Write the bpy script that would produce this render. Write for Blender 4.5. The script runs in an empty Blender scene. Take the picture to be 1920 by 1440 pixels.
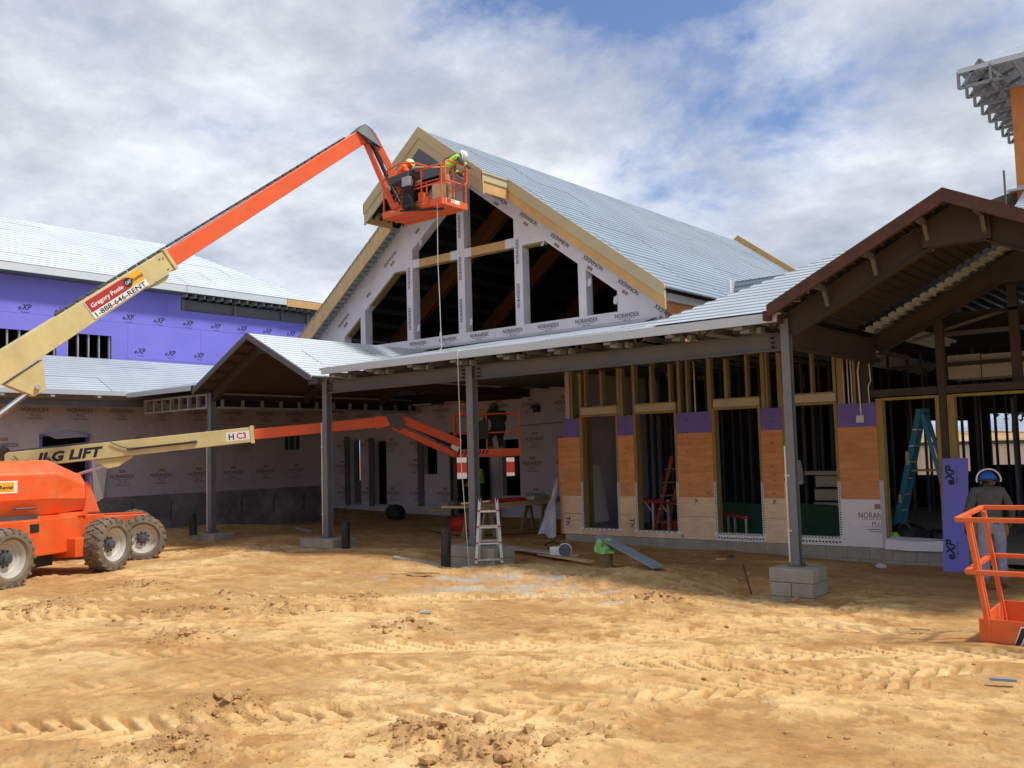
import bpy, bmesh, math, random
import numpy as np
from mathutils import Vector, Matrix

random.seed(7)
S = bpy.context.scene
COL = S.collection

# ------------------------------------------------------------------ camera
cam = bpy.data.cameras.new('camera')
camo = bpy.data.objects.new('camera', cam)
COL.objects.link(camo)
RX = Vector((0.76939, 0.63822, -0.02679))      # image right
FW = Vector((-0.63514, 0.76894, 0.07300))      # view direction
UP = RX.cross(FW).normalized()
M = Matrix((RX, UP, -FW)).transposed().to_4x4()
M.translation = Vector((0, 0, 2.2))
camo.matrix_world = M
cam.sensor_width = 36.0
cam.sensor_fit = 'HORIZONTAL'
cam.lens = 1721.6 / 1920 * 36.0
cam.clip_start = 0.05
cam.clip_end = 6000
S.camera = camo

# ------------------------------------------------------------------ sky
SUN_DIR = Vector((0.60, 0.16, 1.0)).normalized()
SUN_EL = math.asin(SUN_DIR.z)
SUN_AZ = math.atan2(SUN_DIR.x, SUN_DIR.y)
W = bpy.data.worlds.new('World')
S.world = W
W.use_nodes = True
nt = W.node_tree
nt.nodes.clear()
def N(t, ty, **kw):
    n = t.nodes.new(ty)
    for k, v in kw.items():
        if hasattr(n, k):
            setattr(n, k, v)
        else:
            n.inputs[k].default_value = v
    return n
def ramp(t, pts, src):
    r = t.nodes.new('ShaderNodeValToRGB')
    e = r.color_ramp.elements
    while len(e) < len(pts):
        e.new(0.5)
    for i, (p, c) in enumerate(pts):
        e[i].position = p
        e[i].color = c if len(c) == 4 else (*c, 1)
    t.links.new(src, r.inputs[0])
    return r
def g(v):
    return (v, v, v)
L = nt.links.new
sky = N(nt, 'ShaderNodeTexSky', sky_type='NISHITA', sun_disc=False, sun_elevation=SUN_EL, sun_rotation=SUN_AZ, air_density=1.0, dust_density=1.0, ozone_density=1.5)
tc = N(nt, 'ShaderNodeTexCoord')
sep = N(nt, 'ShaderNodeSeparateXYZ')
L(tc.outputs['Generated'], sep.inputs[0])
zc = N(nt, 'ShaderNodeMath', operation='MAXIMUM'); zc.inputs[1].default_value = 0.0
L(sep.outputs[2], zc.inputs[0])
za = N(nt, 'ShaderNodeMath', operation='ADD'); za.inputs[1].default_value = 0.28
L(zc.outputs[0], za.inputs[0])
dx = N(nt, 'ShaderNodeMath', operation='DIVIDE'); L(sep.outputs[0], dx.inputs[0]); L(za.outputs[0], dx.inputs[1])
dy = N(nt, 'ShaderNodeMath', operation='DIVIDE'); L(sep.outputs[1], dy.inputs[0]); L(za.outputs[0], dy.inputs[1])
cmb = N(nt, 'ShaderNodeCombineXYZ'); L(dx.outputs[0], cmb.inputs[0]); L(dy.outputs[0], cmb.inputs[1])
cmb.inputs[2].default_value = 24.6
n1 = N(nt, 'ShaderNodeTexNoise', noise_dimensions='3D'); n1.inputs['Scale'].default_value = 2.0; n1.inputs['Detail'].default_value = 9; n1.inputs['Roughness'].default_value = 0.62; n1.inputs['Distortion'].default_value = 0.2
n2 = N(nt, 'ShaderNodeTexNoise', noise_dimensions='3D'); n2.inputs['Scale'].default_value = 0.9; n2.inputs['Detail'].default_value = 3
n3 = N(nt, 'ShaderNodeTexNoise', noise_dimensions='3D'); n3.inputs['Scale'].default_value = 3.2; n3.inputs['Detail'].default_value = 7; n3.inputs['Roughness'].default_value = 0.62
for n in (n1, n2, n3):
    L(cmb.outputs[0], n.inputs['Vector'])
mixn = N(nt, 'ShaderNodeMath', operation='MULTIPLY_ADD'); mixn.inputs[1].default_value = 0.9
L(n2.outputs[0], mixn.inputs[0]); L(n1.outputs[0], mixn.inputs[2])
hz = N(nt, 'ShaderNodeMapRange'); hz.inputs[1].default_value = 0.02; hz.inputs[2].default_value = 0.42; hz.inputs[3].default_value = 0.20; hz.inputs[4].default_value = -0.05
L(zc.outputs[0], hz.inputs[0])
covs = N(nt, 'ShaderNodeMath', operation='ADD'); L(mixn.outputs[0], covs.inputs[0]); L(hz.outputs[0], covs.inputs[1])
cov = ramp(nt, [(0.0, g(0)), (0.745, g(0.03)), (0.875, g(0.72)), (1.0, g(1))], covs.outputs[0])
shade = ramp(nt, [(0.26, (2.75, 3.05, 3.6)), (0.46, (4.1, 4.35, 4.9)), (0.62, (5.7, 5.9, 6.3)), (0.78, (7.1, 7.2, 7.4))], n3.outputs[0])
gain = N(nt, 'ShaderNodeMix', data_type='RGBA', blend_type='MULTIPLY'); gain.inputs[0].default_value = 1.0
lowb = ramp(nt, [(0.0, (0.70, 0.78, 0.90)), (0.10, (0.86, 0.91, 0.99)), (0.30, g(1.0)), (0.7, g(0.97))], zc.outputs[0])
L(shade.outputs[0], gain.inputs[6]); L(lowb.outputs[0], gain.inputs[7])
blue = N(nt, 'ShaderNodeMix', data_type='RGBA', blend_type='MULTIPLY'); blue.inputs[0].default_value = 1.0
L(sky.outputs[0], blue.inputs[6]); blue.inputs[7].default_value = (0.74, 0.80, 0.97, 1)
mx = N(nt, 'ShaderNodeMix', data_type='RGBA')
L(cov.outputs[0], mx.inputs[0]); L(blue.outputs[2], mx.inputs[6]); L(gain.outputs[2], mx.inputs[7])
bg = N(nt, 'ShaderNodeBackground'); bg.inputs[1].default_value = 0.107
L(mx.outputs[2], bg.inputs[0])
wo = N(nt, 'ShaderNodeOutputWorld'); L(bg.outputs[0], wo.inputs[0])

# ------------------------------------------------------------------ sun, exposure
sl = bpy.data.lights.new('sun', 'SUN')
sl.energy = 2.6
sl.angle = math.radians(7.0)
sl.color = (1.0, 0.95, 0.86)
slo = bpy.data.objects.new('sun', sl)
slo.rotation_euler = SUN_DIR.to_track_quat('Z', 'Y').to_euler()
slo.location = (0, 0, 60)
COL.objects.link(slo)
S.view_settings.view_transform = 'Standard'
S.view_settings.look = 'None'
S.view_settings.gamma = 1
S.view_settings.use_curve_mapping = False
S.view_settings.exposure = 0.55
S.render.engine = 'CYCLES'
S.cycles.max_bounces = 8
S.cycles.diffuse_bounces = 5
S.cycles.use_denoising = True

# ------------------------------------------------------------------ materials
def mat(name, col, rough=0.7, metal=0.0, var=0.15, scale=3.0, bump=0.0, bscale=40.0, dirt=None, dscale=1.2, damt=0.5, stretch=None, spec=0.4, bdist=0.02):
    m = bpy.data.materials.new(name)
    m.use_nodes = True
    t = m.node_tree
    b = t.nodes['Principled BSDF']
    b.inputs['Roughness'].default_value = rough
    b.inputs['Metallic'].default_value = metal
    b.inputs['Specular IOR Level'].default_value = spec
    c = t.nodes.new('ShaderNodeTexCoord')
    vec = c.outputs['Object']
    if stretch:
        mp = t.nodes.new('ShaderNodeMapping'); mp.inputs['Scale'].default_value = stretch
        t.links.new(vec, mp.inputs[0]); vecs = mp.outputs[0]
    else:
        vecs = vec
    n = N(t, 'ShaderNodeTexNoise'); n.inputs['Scale'].default_value = scale; n.inputs['Detail'].default_value = 6; n.inputs['Roughness'].default_value = 0.6
    t.links.new(vecs, n.inputs['Vector'])
    lo = tuple(x * (1 - var) for x in col); hi = tuple(min(1, x * (1 + var)) for x in col)
    r = ramp(t, [(0.3, lo), (0.7, hi)], n.outputs[0])
    out = r.outputs[0]
    if dirt:
        n2 = N(t, 'ShaderNodeTexNoise'); n2.inputs['Scale'].default_value = dscale; n2.inputs['Detail'].default_value = 8; n2.inputs['Roughness'].default_value = 0.68
        t.links.new(vec, n2.inputs['Vector'])
        r2 = ramp(t, [(0.45, g(0)), (0.75, g(damt))], n2.outputs[0])
        mm = N(t, 'ShaderNodeMix', data_type='RGBA')
        t.links.new(r2.outputs[0], mm.inputs[0]); t.links.new(out, mm.inputs[6]); mm.inputs[7].default_value = (*dirt, 1)
        out = mm.outputs[2]
    # each piece a slightly different tone
    oi = t.nodes.new('ShaderNodeObjectInfo')
    mr = N(t, 'ShaderNodeMapRange'); mr.inputs[3].default_value = 1 - var * 0.5; mr.inputs[4].default_value = 1 + var * 0.5
    t.links.new(oi.outputs['Random'], mr.inputs[0])
    hs = N(t, 'ShaderNodeHueSaturation'); t.links.new(mr.outputs[0], hs.inputs['Value']); t.links.new(out, hs.inputs['Color'])
    t.links.new(hs.outputs[0], b.inputs['Base Color'])
    if bump:
        nb = N(t, 'ShaderNodeTexNoise'); nb.inputs['Scale'].default_value = bscale; nb.inputs['Detail'].default_value = 4
        t.links.new(vecs, nb.inputs['Vector'])
        bp = N(t, 'ShaderNodeBump'); bp.inputs['Strength'].default_value = bump; bp.inputs['Distance'].default_value = bdist
        t.links.new(nb.outputs[0], bp.inputs['Height']); t.links.new(bp.outputs[0], b.inputs['Normal'])
    rr = ramp(t, [(0.3, g(max(0.05, rough - 0.08))), (0.7, g(min(1, rough + 0.08)))], n.outputs[0])
    t.links.new(rr.outputs[0], b.inputs['Roughness'])
    return m

DUST = (0.42, 0.27, 0.13)
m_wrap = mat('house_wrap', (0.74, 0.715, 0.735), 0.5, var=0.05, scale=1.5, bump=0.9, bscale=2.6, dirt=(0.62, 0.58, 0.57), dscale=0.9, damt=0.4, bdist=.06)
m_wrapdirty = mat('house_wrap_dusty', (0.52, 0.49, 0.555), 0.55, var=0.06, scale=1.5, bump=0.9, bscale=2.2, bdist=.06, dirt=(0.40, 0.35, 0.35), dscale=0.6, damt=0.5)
m_ink = mat('blue_black_ink', (0.03, 0.032, 0.055), 0.7, var=0.1)
m_inkfaint = mat('faint_ink', (0.10, 0.085, 0.09), 0.7, var=0.2)
m_inkred = mat('brown_ink', (0.36, 0.22, 0.16), 0.7, var=0.15)
m_inkbk = mat('black_ink', (0.02, 0.02, 0.03), 0.6, var=0.1)
m_purple = mat('purple_sheathing', (0.185, 0.180, 0.66), 0.6, var=0.07, scale=1.0, dirt=(0.2, 0.17, 0.55), dscale=1.5, damt=0.4)
m_purpled = mat('purple_sheathing_dusty', (0.17, 0.125, 0.46), 0.65, var=0.08, scale=2, dirt=(0.2, 0.15, 0.3), dscale=2, damt=0.4)
m_ply = mat('orange_plywood', (0.68, 0.30, 0.115), 0.7, var=0.22, scale=1.6, stretch=(1, 1, 9), dirt=(0.40, 0.13, 0.045), dscale=1.8, damt=0.5, bump=0.1, bscale=20)
m_osb = mat('orange_board', (0.62, 0.25, 0.07), 0.7, var=0.18, scale=3, dirt=(0.4, 0.13, 0.04), dscale=1.0, damt=0.4)
m_foam = mat('foil_faced_foam', (0.78, 0.57, 0.37), 0.42, metal=0.15, var=0.12, scale=4, bump=0.5, bscale=9, dirt=(0.5, 0.3, 0.2), dscale=1.5, damt=0.5, stretch=(1, 1, 3))
m_wood = mat('new_lumber', (0.60, 0.42, 0.20), 0.65, var=0.15, scale=2.5, stretch=(6, 6, 1), dirt=(0.42, 0.26, 0.1), dscale=5, damt=0.25)
m_wood2 = mat('orange_lumber', (0.60, 0.36, 0.135), 0.65, var=0.12, scale=2, dirt=(0.4, 0.22, 0.07), dscale=6, damt=0.25)
m_treated = mat('treated_lumber', (0.30, 0.23, 0.075), 0.7, var=0.18, scale=3, stretch=(6, 6, 1))
m_tan = mat('tan_trim', (0.50, 0.42, 0.235), 0.55, var=0.05, scale=2)
m_stud = mat('bare_stud', (0.29, 0.25, 0.155), 0.7, var=0.15, scale=3, stretch=(6, 6, 1))
m_beige = mat('beige_header', (0.50, 0.46, 0.35), 0.6, var=0.06)
m_timber = mat('stained_timber', (0.22, 0.085, 0.03), 0.6, var=0.2, scale=2)
m_steel = mat('grey_primed_steel', (0.105, 0.115, 0.125), 0.55, var=0.12, scale=3, dirt=(0.16, 0.13, 0.1), dscale=2, damt=0.5)
m_steelb = mat('blue_grey_steel', (0.15, 0.165, 0.185), 0.5, var=0.14, scale=3, dirt=(0.22, 0.17, 0.11), dscale=2.2, damt=0.45)
m_galvd = mat('dull_galvanised_truss', (0.24, 0.27, 0.285), 0.5, metal=0.3, var=0.15, scale=4)
m_brown = mat('brown_primer_steel', (0.055, 0.042, 0.036), 0.7, var=0.2, scale=2)
m_rust = mat('rusty_channel', (0.075, 0.035, 0.027), 0.75, var=0.25, scale=4, dirt=(0.22, 0.09, 0.04), dscale=5, damt=0.4)
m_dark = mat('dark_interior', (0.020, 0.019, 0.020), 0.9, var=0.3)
m_darkblue = mat('dark_blue_stud', (0.04, 0.05, 0.075), 0.6, var=0.3)
m_deckmain = mat('weathered_galvanised_deck', (0.29, 0.355, 0.42), 0.5, metal=0.35, var=0.06, scale=0.7, dirt=(0.34, 0.40, 0.45), dscale=0.5, damt=0.5)
m_deck = mat('galvanised_deck', (0.50, 0.56, 0.61), 0.5, metal=0.3, var=0.05, scale=0.7, dirt=(0.44, 0.50, 0.56), dscale=0.6, damt=0.5)
m_deckw = mat('white_galvanised_deck', (0.62, 0.68, 0.70), 0.5, metal=0.2, var=0.05, scale=0.7, dirt=(0.54, 0.60, 0.63), dscale=0.5, damt=0.5)
m_deckunder = mat('brown_deck', (0.10, 0.07, 0.055), 0.7, var=0.2, scale=1.5)
m_fascia = mat('zinc_fascia', (0.50, 0.56, 0.60), 0.45, metal=0.3, var=0.05, scale=0.6)
m_galv = mat('galvanised_stud', (0.42, 0.46, 0.48), 0.4, metal=0.5, var=0.12, scale=4)
m_conc = mat('concrete_block', (0.33, 0.31, 0.26), 0.9, var=0.15, scale=5, bump=0.4, bscale=60, dirt=(0.4, 0.29, 0.17), dscale=1.6, damt=0.6)
m_found = mat('smeared_foundation', (0.17, 0.165, 0.165), 0.8, var=0.2, scale=2, dirt=(0.5, 0.47, 0.46), dscale=1.1, damt=0.75)
m_slab = mat('concrete_slab', (0.26, 0.24, 0.21), 0.9, var=0.12, scale=2)
m_orange = mat('orange_paint', (0.78, 0.105, 0.02), 0.40, var=0.08, scale=3, dirt=(0.52, 0.23, 0.09), dscale=2.6, damt=0.6, spec=0.5, bump=.06, bscale=5)
m_orangeb = mat('orange_boom_paint', (0.76, 0.105, 0.024), 0.42, var=0.07, scale=2, dirt=(0.46, 0.16, 0.06), dscale=3, damt=0.55)
m_orangew = mat('worn_orange_paint', (0.70, 0.125, 0.03), 0.55, var=0.12, scale=5, dirt=(0.42, 0.2, 0.09), dscale=5, damt=0.6)
m_cream = mat('cream_paint', (0.60, 0.505, 0.225), 0.42, var=0.06, scale=2, dirt=(0.42, 0.34, 0.17), dscale=2.8, damt=0.6)
m_tyre = mat('dusty_tyre', (0.15, 0.125, 0.095), 0.9, var=0.2, scale=5, dirt=(0.32, 0.23, 0.13), dscale=3, damt=0.7, bump=0.3, bscale=50)
m_rim = mat('rim_paint', (0.55, 0.53, 0.48), 0.45, metal=0.2, var=0.08, scale=4, dirt=(0.4, 0.3, 0.18), dscale=4, damt=0.5)
m_black = mat('black_plastic', (0.022, 0.022, 0.024), 0.55, var=0.3, scale=6)
m_dgrey = mat('dark_grey_metal', (0.07, 0.075, 0.085), 0.5, var=0.2, scale=4)
m_chrome = mat('chrome_rod', (0.75, 0.76, 0.78), 0.2, metal=0.95, var=0.04)
m_white = mat('white_sticker', (0.78, 0.77, 0.72), 0.5, var=0.04)
m_stred = mat('red_sticker', (0.42, 0.03, 0.035), 0.5, var=0.06)
m_styel = mat('yellow_sticker', (0.82, 0.42, 0.02), 0.5, var=0.05)
m_pipe = mat('black_corrugated_pipe', (0.025, 0.025, 0.027), 0.5, var=0.2, scale=8, dirt=(0.2, 0.14, 0.08), dscale=4, damt=0.25)
m_pipetan = mat('dusty_corrugated_pipe', (0.22, 0.15, 0.085), 0.8, var=0.2, scale=6)
m_green = mat('green_cloth', (0.24, 0.50, 0.16), 0.8, var=0.25, scale=9)
m_alu = mat('ladder_aluminium', (0.62, 0.6, 0.55), 0.4, metal=0.4, var=0.1, scale=6, dirt=(0.4, 0.28, 0.16), dscale=8, damt=0.4)
m_red = mat('red_plastic', (0.50, 0.03, 0.02), 0.5, var=0.1)
m_bluel = mat('blue_fibreglass', (0.035, 0.21, 0.36), 0.5, var=0.12, scale=6)
m_neon = mat('lime_hi_vis', (0.36, 0.72, 0.05), 0.75, var=0.12, scale=8)
m_hiorange = mat('orange_hi_vis', (0.95, 0.14, 0.03), 0.75, var=0.1, scale=8)
m_jacket = mat('grey_jacket', (0.085, 0.085, 0.085), 0.9, var=0.25, scale=9, bump=0.5, bscale=14)
m_jeans = mat('faded_jeans', (0.26, 0.28, 0.36), 0.9, var=0.25, scale=7, bump=0.4, bscale=16)
m_khaki = mat('tan_trousers', (0.38, 0.25, 0.13), 0.9, var=0.2, scale=7, bump=0.4, bscale=16)
m_darkcl = mat('dark_clothing', (0.03, 0.03, 0.03), 0.9, var=0.3, scale=9)
m_skin = mat('skin', (0.42, 0.22, 0.14), 0.6, var=0.08)
m_boot = mat('work_boot', (0.24, 0.15, 0.08), 0.85, var=0.2)
m_hatb = mat('blue_hard_hat', (0.03, 0.13, 0.50), 0.35, var=0.08)
m_hatw = mat('white_hard_hat', (0.80, 0.80, 0.78), 0.35, var=0.04)
m_haty = mat('pale_yellow_hard_hat', (0.80, 0.74, 0.30), 0.35, var=0.04)
m_cord = mat('pale_rope', (0.62, 0.62, 0.56), 0.8, var=0.1)
m_board = mat('green_floor_board', (0.03, 0.095, 0.055), 0.7, var=0.15)
m_grn = mat('leaf_green', (0.055, 0.10, 0.03), 0.8, var=0.5, scale=2)
m_bark = mat('bark', (0.1, 0.07, 0.05), 0.9, var=0.2)
m_sheet = mat('clear_plastic_sheet', (0.55, 0.55, 0.6), 0.35, var=0.12, scale=6, bump=0.8, bscale=7)
m_pale = mat('pale_panel', (0.45, 0.42, 0.36), 0.7, var=0.08)
m_greyboard = mat('blue_grey_board', (0.22, 0.27, 0.31), 0.6, var=0.1)

# ------------------------------------------------------------------ mesh builder
BASE = {}
ZERO = Vector((0, 0, 0))
def V3(*a):
    return Vector(a[0]) if len(a) == 1 else Vector(a)
class MB:
    def __init__(s):
        s.v = []; s.f = []; s.m = []; s.cur = 0
    def add(s, vs, fs):
        o = len(s.v)
        s.v += [tuple(x) for x in vs]
        for f in fs:
            s.f.append(tuple(i + o for i in f)); s.m.append(s.cur)
        return s
    def hexa(s, p):   # 8 points: bottom 4 ccw, top 4
        return s.add(p, [(3, 2, 1, 0), (4, 5, 6, 7), (0, 1, 5, 4), (1, 2, 6, 5), (2, 3, 7, 6), (3, 0, 4, 7)])
    def box(s, x0, y0, z0, x1, y1, z1):
        return s.hexa([(x0, y0, z0), (x1, y0, z0), (x1, y1, z0), (x0, y1, z0), (x0, y0, z1), (x1, y0, z1), (x1, y1, z1), (x0, y1, z1)])
    def bar(s, p, q, w, h, up=(0, 0, 1), w2=None, h2=None):
        p = V3(p); q = V3(q); d = (q - p).normalized(); up = V3(up)
        if abs(d.dot(up)) > 0.98:
            up = V3(0, 1, 0) if abs(d.y) < 0.9 else V3(1, 0, 0)
        sx = d.cross(up).normalized(); uz = sx.cross(d).normalized()
        w2 = w if w2 is None else w2; h2 = h if h2 is None else h2
        def ring(c, w, h):
            return [c - sx * w / 2 - uz * h / 2, c + sx * w / 2 - uz * h / 2, c + sx * w / 2 + uz * h / 2, c - sx * w / 2 + uz * h / 2]
        return s.add(ring(p, w, h) + ring(q, w2, h2), [(0, 1, 2, 3), (7, 6, 5, 4), (0, 4, 5, 1), (1, 5, 6, 2), (2, 6, 7, 3), (3, 7, 4, 0)])
    def ibeam(s, p, q, b, h, tf=0.014, tw=0.01, up=(0, 0, 1)):
        p = V3(p); q = V3(q); d = (q - p).normalized(); up = V3(up)
        sx = d.cross(up).normalized(); uz = sx.cross(d).normalized()
        for off, ww, hh in ((h / 2 - tf / 2, b, tf), (-h / 2 + tf / 2, b, tf), (0, tw, h - 2 * tf)):
            s.bar(p + uz * off, q + uz * off, ww, hh, up=uz)
        return s
    def tube(s, pts, r, n=8, caps=True):
        pts = [V3(p) for p in pts]
        rs = r if isinstance(r, (list, tuple)) else [r] * len(pts)
        d0 = (pts[1] - pts[0]).normalized()
        a = V3(0, 0, 1) if abs(d0.z) < 0.9 else V3(1, 0, 0)
        sx = d0.cross(a).normalized()
        vs = []
        for i, p in enumerate(pts):
            if i == 0: d = d0
            elif i == len(pts) - 1: d = (pts[i] - pts[i - 1]).normalized()
            else: d = ((pts[i] - pts[i - 1]).normalized() + (pts[i + 1] - pts[i]).normalized()).normalized()
            sx = (sx - d * sx.dot(d)).normalized(); sy = d.cross(sx)
            for k in range(n):
                t = 2 * math.pi * k / n
                vs.append(p + sx * math.cos(t) * rs[i] + sy * math.sin(t) * rs[i])
        fs = []
        for i in range(len(pts) - 1):
            for k in range(n):
                k2 = (k + 1) % n
                fs.append((i * n + k, i * n + k2, (i + 1) * n + k2, (i + 1) * n + k))
        if caps:
            fs.append(tuple(range(n - 1, -1, -1))); fs.append(tuple(range((len(pts) - 1) * n, len(pts) * n)))
        return s.add(vs, fs)
    def prism(s, poly, vec):
        vec = V3(vec); n = len(poly)
        a = [V3(p) for p in poly]; b = [p + vec for p in a]
        fs = [tuple(range(n - 1, -1, -1)), tuple(range(n, 2 * n))]
        for i in range(n):
            j = (i + 1) % n
            fs.append((i, j, n + j, n + i))
        return s.add(a + b, fs)
    def lathe(s, c, ax, prof, n=24, closed=False):   # prof: (axial, radius)
        c = V3(c); ax = V3(ax).normalized()
        a = V3(0, 0, 1) if abs(ax.z) < 0.9 else V3(1, 0, 0)
        sx = ax.cross(a).normalized(); sy = ax.cross(sx)
        vs = []
        for (u, r) in prof:
            for k in range(n):
                t = 2 * math.pi * k / n
                vs.append(c + ax * u + (sx * math.cos(t) + sy * math.sin(t)) * r)
        fs = []
        m = len(prof)
        for i in range(m if closed else m - 1):
            i2 = (i + 1) % m
            for k in range(n):
                k2 = (k + 1) % n
                fs.append((i * n + k, i2 * n + k, i2 * n + k2, i * n + k2))
        return s.add(vs, fs)
    def ellipsoid(s, c, r, n=12, m=8, zmin=-1.0, rot=None):
        c = V3(c); vs = []; fs = []
        t0 = math.asin(zmin)
        for i in range(m + 1):
            t = t0 + (math.pi / 2 - t0) * i / m
            for k in range(n):
                a = 2 * math.pi * k / n
                p = V3(r[0] * math.cos(t) * math.cos(a), r[1] * math.cos(t) * math.sin(a), r[2] * math.sin(t))
                if rot: p = rot @ p
                vs.append(c + p)
        for i in range(m):
            for k in range(n):
                k2 = (k + 1) % n
                fs.append((i * n + k, i * n + k2, (i + 1) * n + k2, (i + 1) * n + k))
        fs.append(tuple(range(n - 1, -1, -1)))
        return s.add(vs, fs)
    def quad(s, a, b, c, d):
        return s.add([a, b, c, d], [(0, 1, 2, 3)])
    def mesh(s, name, mats, base, smooth=False):
        me = bpy.data.meshes.new(name)
        me.from_pydata([(x - base.x, y - base.y, z - base.z) for x, y, z in s.v], [], s.f)
        for m in (mats if isinstance(mats, (list, tuple)) else [mats]):
            me.materials.append(m)
        me.polygons.foreach_set('material_index', s.m)
        if smooth:
            me.polygons.foreach_set('use_smooth', [True] * len(s.f))
        me.update()
        return me
    def build(s, name, mats, parent=None, smooth=False, label=None, bevel=0.0, angle=None):
        if parent is not None:
            base = BASE[parent.name]
        else:
            xs = np.array(s.v)
            base = V3((xs[:, 0].min() + xs[:, 0].max()) / 2, (xs[:, 1].min() + xs[:, 1].max()) / 2, xs[:, 2].min())
        o = bpy.data.objects.new(name, s.mesh(name, mats, base, smooth))
        COL.objects.link(o)
        if parent is not None:
            o.parent = parent
        else:
            o.location = base
        BASE[o.name] = base
        if label: o['label'] = label
        if name.startswith('printed') or name in ('nail_head',): o['kind'] = 'stuff'
        if bevel:
            b = o.modifiers.new('b', 'BEVEL'); b.width = bevel; b.segments = 2; b.limit_method = 'ANGLE'
        if smooth and angle is None:
            o.data.set_sharp_from_angle(angle=math.radians(38))
        return o

def thing(name, label, cat, loc, group=None):
    o = bpy.data.objects.new(name, None)
    COL.objects.link(o)
    o.location = loc
    o.empty_display_size = 0.2
    BASE[o.name] = V3(loc)
    o['label'] = label; o['category'] = cat; o['kind'] = 'thing'
    if group: o['group'] = group
    return o
def tag(o, label, cat, group=None):
    o['label'] = label; o['category'] = cat; o['kind'] = 'thing'
    if group: o['group'] = group
    return o
def structure(o):
    o['kind'] = 'structure'; return o

# ------------------------------------------------------------------ lettering
_TX = {}
def glyphs(s, shear=0.0, bold=0.0, space=1.0):
    k = (s, shear, bold, space)
    if k not in _TX:
        cu = bpy.data.curves.new('t', 'FONT')
        cu.body = s; cu.size = 1.0; cu.shear = shear; cu.offset = bold; cu.resolution_u = 2; cu.align_x = 'CENTER'; cu.space_character = space
        ob = bpy.data.objects.new('t', cu); COL.objects.link(ob)
        dg = bpy.context.evaluated_depsgraph_get(); dg.update()
        me = bpy.data.meshes.new_from_object(ob.evaluated_get(dg))
        vs = [(v.co.x, v.co.y) for v in me.vertices]; fs = [tuple(p.vertices) for p in me.polygons]
        bpy.data.objects.remove(ob); bpy.data.curves.remove(cu); bpy.data.meshes.remove(me)
        xs = [v[0] for v in vs]
        _TX[k] = (vs, fs, max(xs) - min(xs), (max(xs) + min(xs)) / 2)
    return _TX[k]
def write(mb, s, c, u, v, width=None, height=None, shear=0.0, bold=0.0, cur=0, space=1.0):
    """text centred at c, u = reading direction, v = up (unit vectors); width = total width, height = cap height"""
    vs, fs, w, mid = glyphs(s, shear, bold, space)
    c = V3(c); u = V3(u); v = V3(v)
    sx = (width / w) if width else height / 0.70
    sy = (height / 0.70) if height else sx
    mb.cur = cur
    mb.add([c + u * ((x - mid) * sx) + v * ((y - 0.35) * sy) for x, y in vs], fs)
def rect(mb, c, u, v, w, h, cur=0):
    c = V3(c); u = V3(u); v = V3(v); mb.cur = cur
    mb.quad(c - u * w / 2 - v * h / 2, c + u * w / 2 - v * h / 2, c + u * w / 2 + v * h / 2, c - u * w / 2 + v * h / 2)
def logo(mb, c, u, v, w, cur):
    c = V3(c); u = V3(u); v = V3(v); mb.cur = cur
    for sgn in (-1, 1):
        cc = c + u * (sgn * w * 0.27)
        rect(mb, cc, u, v, w * 0.48, w * 0.46, cur)
def wrapmark(mb, c, u, v, w=0.72, ink=0, red=1, lg=True, ln=True):
    """house-wrap print: emblem, NORANDEX, PLUS between rules"""
    u = V3(u); v = V3(v); c = V3(c)
    write(mb, 'NORANDEX', c, u, v, width=w, height=0.105 * w / 0.72, cur=ink, bold=.014)
    k = w / 0.72
    if lg: logo(mb, c + v * 0.145 * k, u, v, 0.19 * k, red)
    if ln:
        write(mb, 'PLUS', c - v * 0.15 * k, u, v, height=0.075 * k, cur=ink)
        rect(mb, c - v * 0.085 * k, u, v, 0.52 * k, 0.008 * k, ink)
        rect(mb, c - v * 0.215 * k, u, v, 0.50 * k, 0.008 * k, ink)
        rect(mb, c - v * 0.255 * k, u, v, 0.40 * k, 0.014 * k, ink)

def boxes(name, m, parent, lst):
    for b in lst:
        mb = MB(); mb.box(*b); mb.build(name, m, parent)
X_, Y_, Z_ = V3(1, 0, 0), V3(0, 1, 0), V3(0, 0, 1)

# ------------------------------------------------------------------ corrugated deck
def deck(parent, O, U, Vv, nrm, vlen, u0f, u1f, mats, name='deck_panel', pitch=0.152, hgt=0.04, sheet=6, brk=None, lap=True):
    """ribs run along U, stacked along Vv.  u0f/u1f(v) give each rib's start/end"""
    O = V3(O); U = V3(U).normalized(); Vv = V3(Vv).normalized(); nrm = V3(nrm).normalized()
    ncell = int(round(vlen / pitch)); pitch = vlen / ncell
    prof = [(0, 1), (0.60, 1), (0.68, 0), (0.92, 0), (1.0, 1)]
    for s0 in range(0, ncell, sheet):
        segs = {}
        for c in range(s0, min(s0 + sheet, ncell)):
            vm = (c + 0.5) * pitch
            a, b = u0f(vm), u1f(vm)
            if b - a < 0.05: continue
            cuts = [a]
            if brk:
                off = brk[1] * ((s0 // sheet) % 3)
                x = math.floor((a - off) / brk[0]) * brk[0] + off + brk[0]
                while x < b - 0.3:
                    if x > a + 0.3: cuts.append(x)
                    x += brk[0]
            cuts.append(b)
            for i in range(len(cuts) - 1):
                segs.setdefault(i, []).append((c, cuts[i], cuts[i + 1]))
        for i, cells in segs.items():
            mb = MB()
            lift = 0.006 * (i % 2)
            for c, a, b in cells:
                e = 0.012 if i < len(segs) - 1 else 0
                vs = []
                for (q, h) in prof:
                    p = O + Vv * ((c + q) * pitch) + nrm * (h * hgt + lift)
                    vs += [p + U * a, p + U * (b - e)]
                mb.add(vs, [(2 * k, 2 * k + 1, 2 * k + 3, 2 * k + 2) for k in range(4)])
            mb.build(name, mats, parent)

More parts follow.
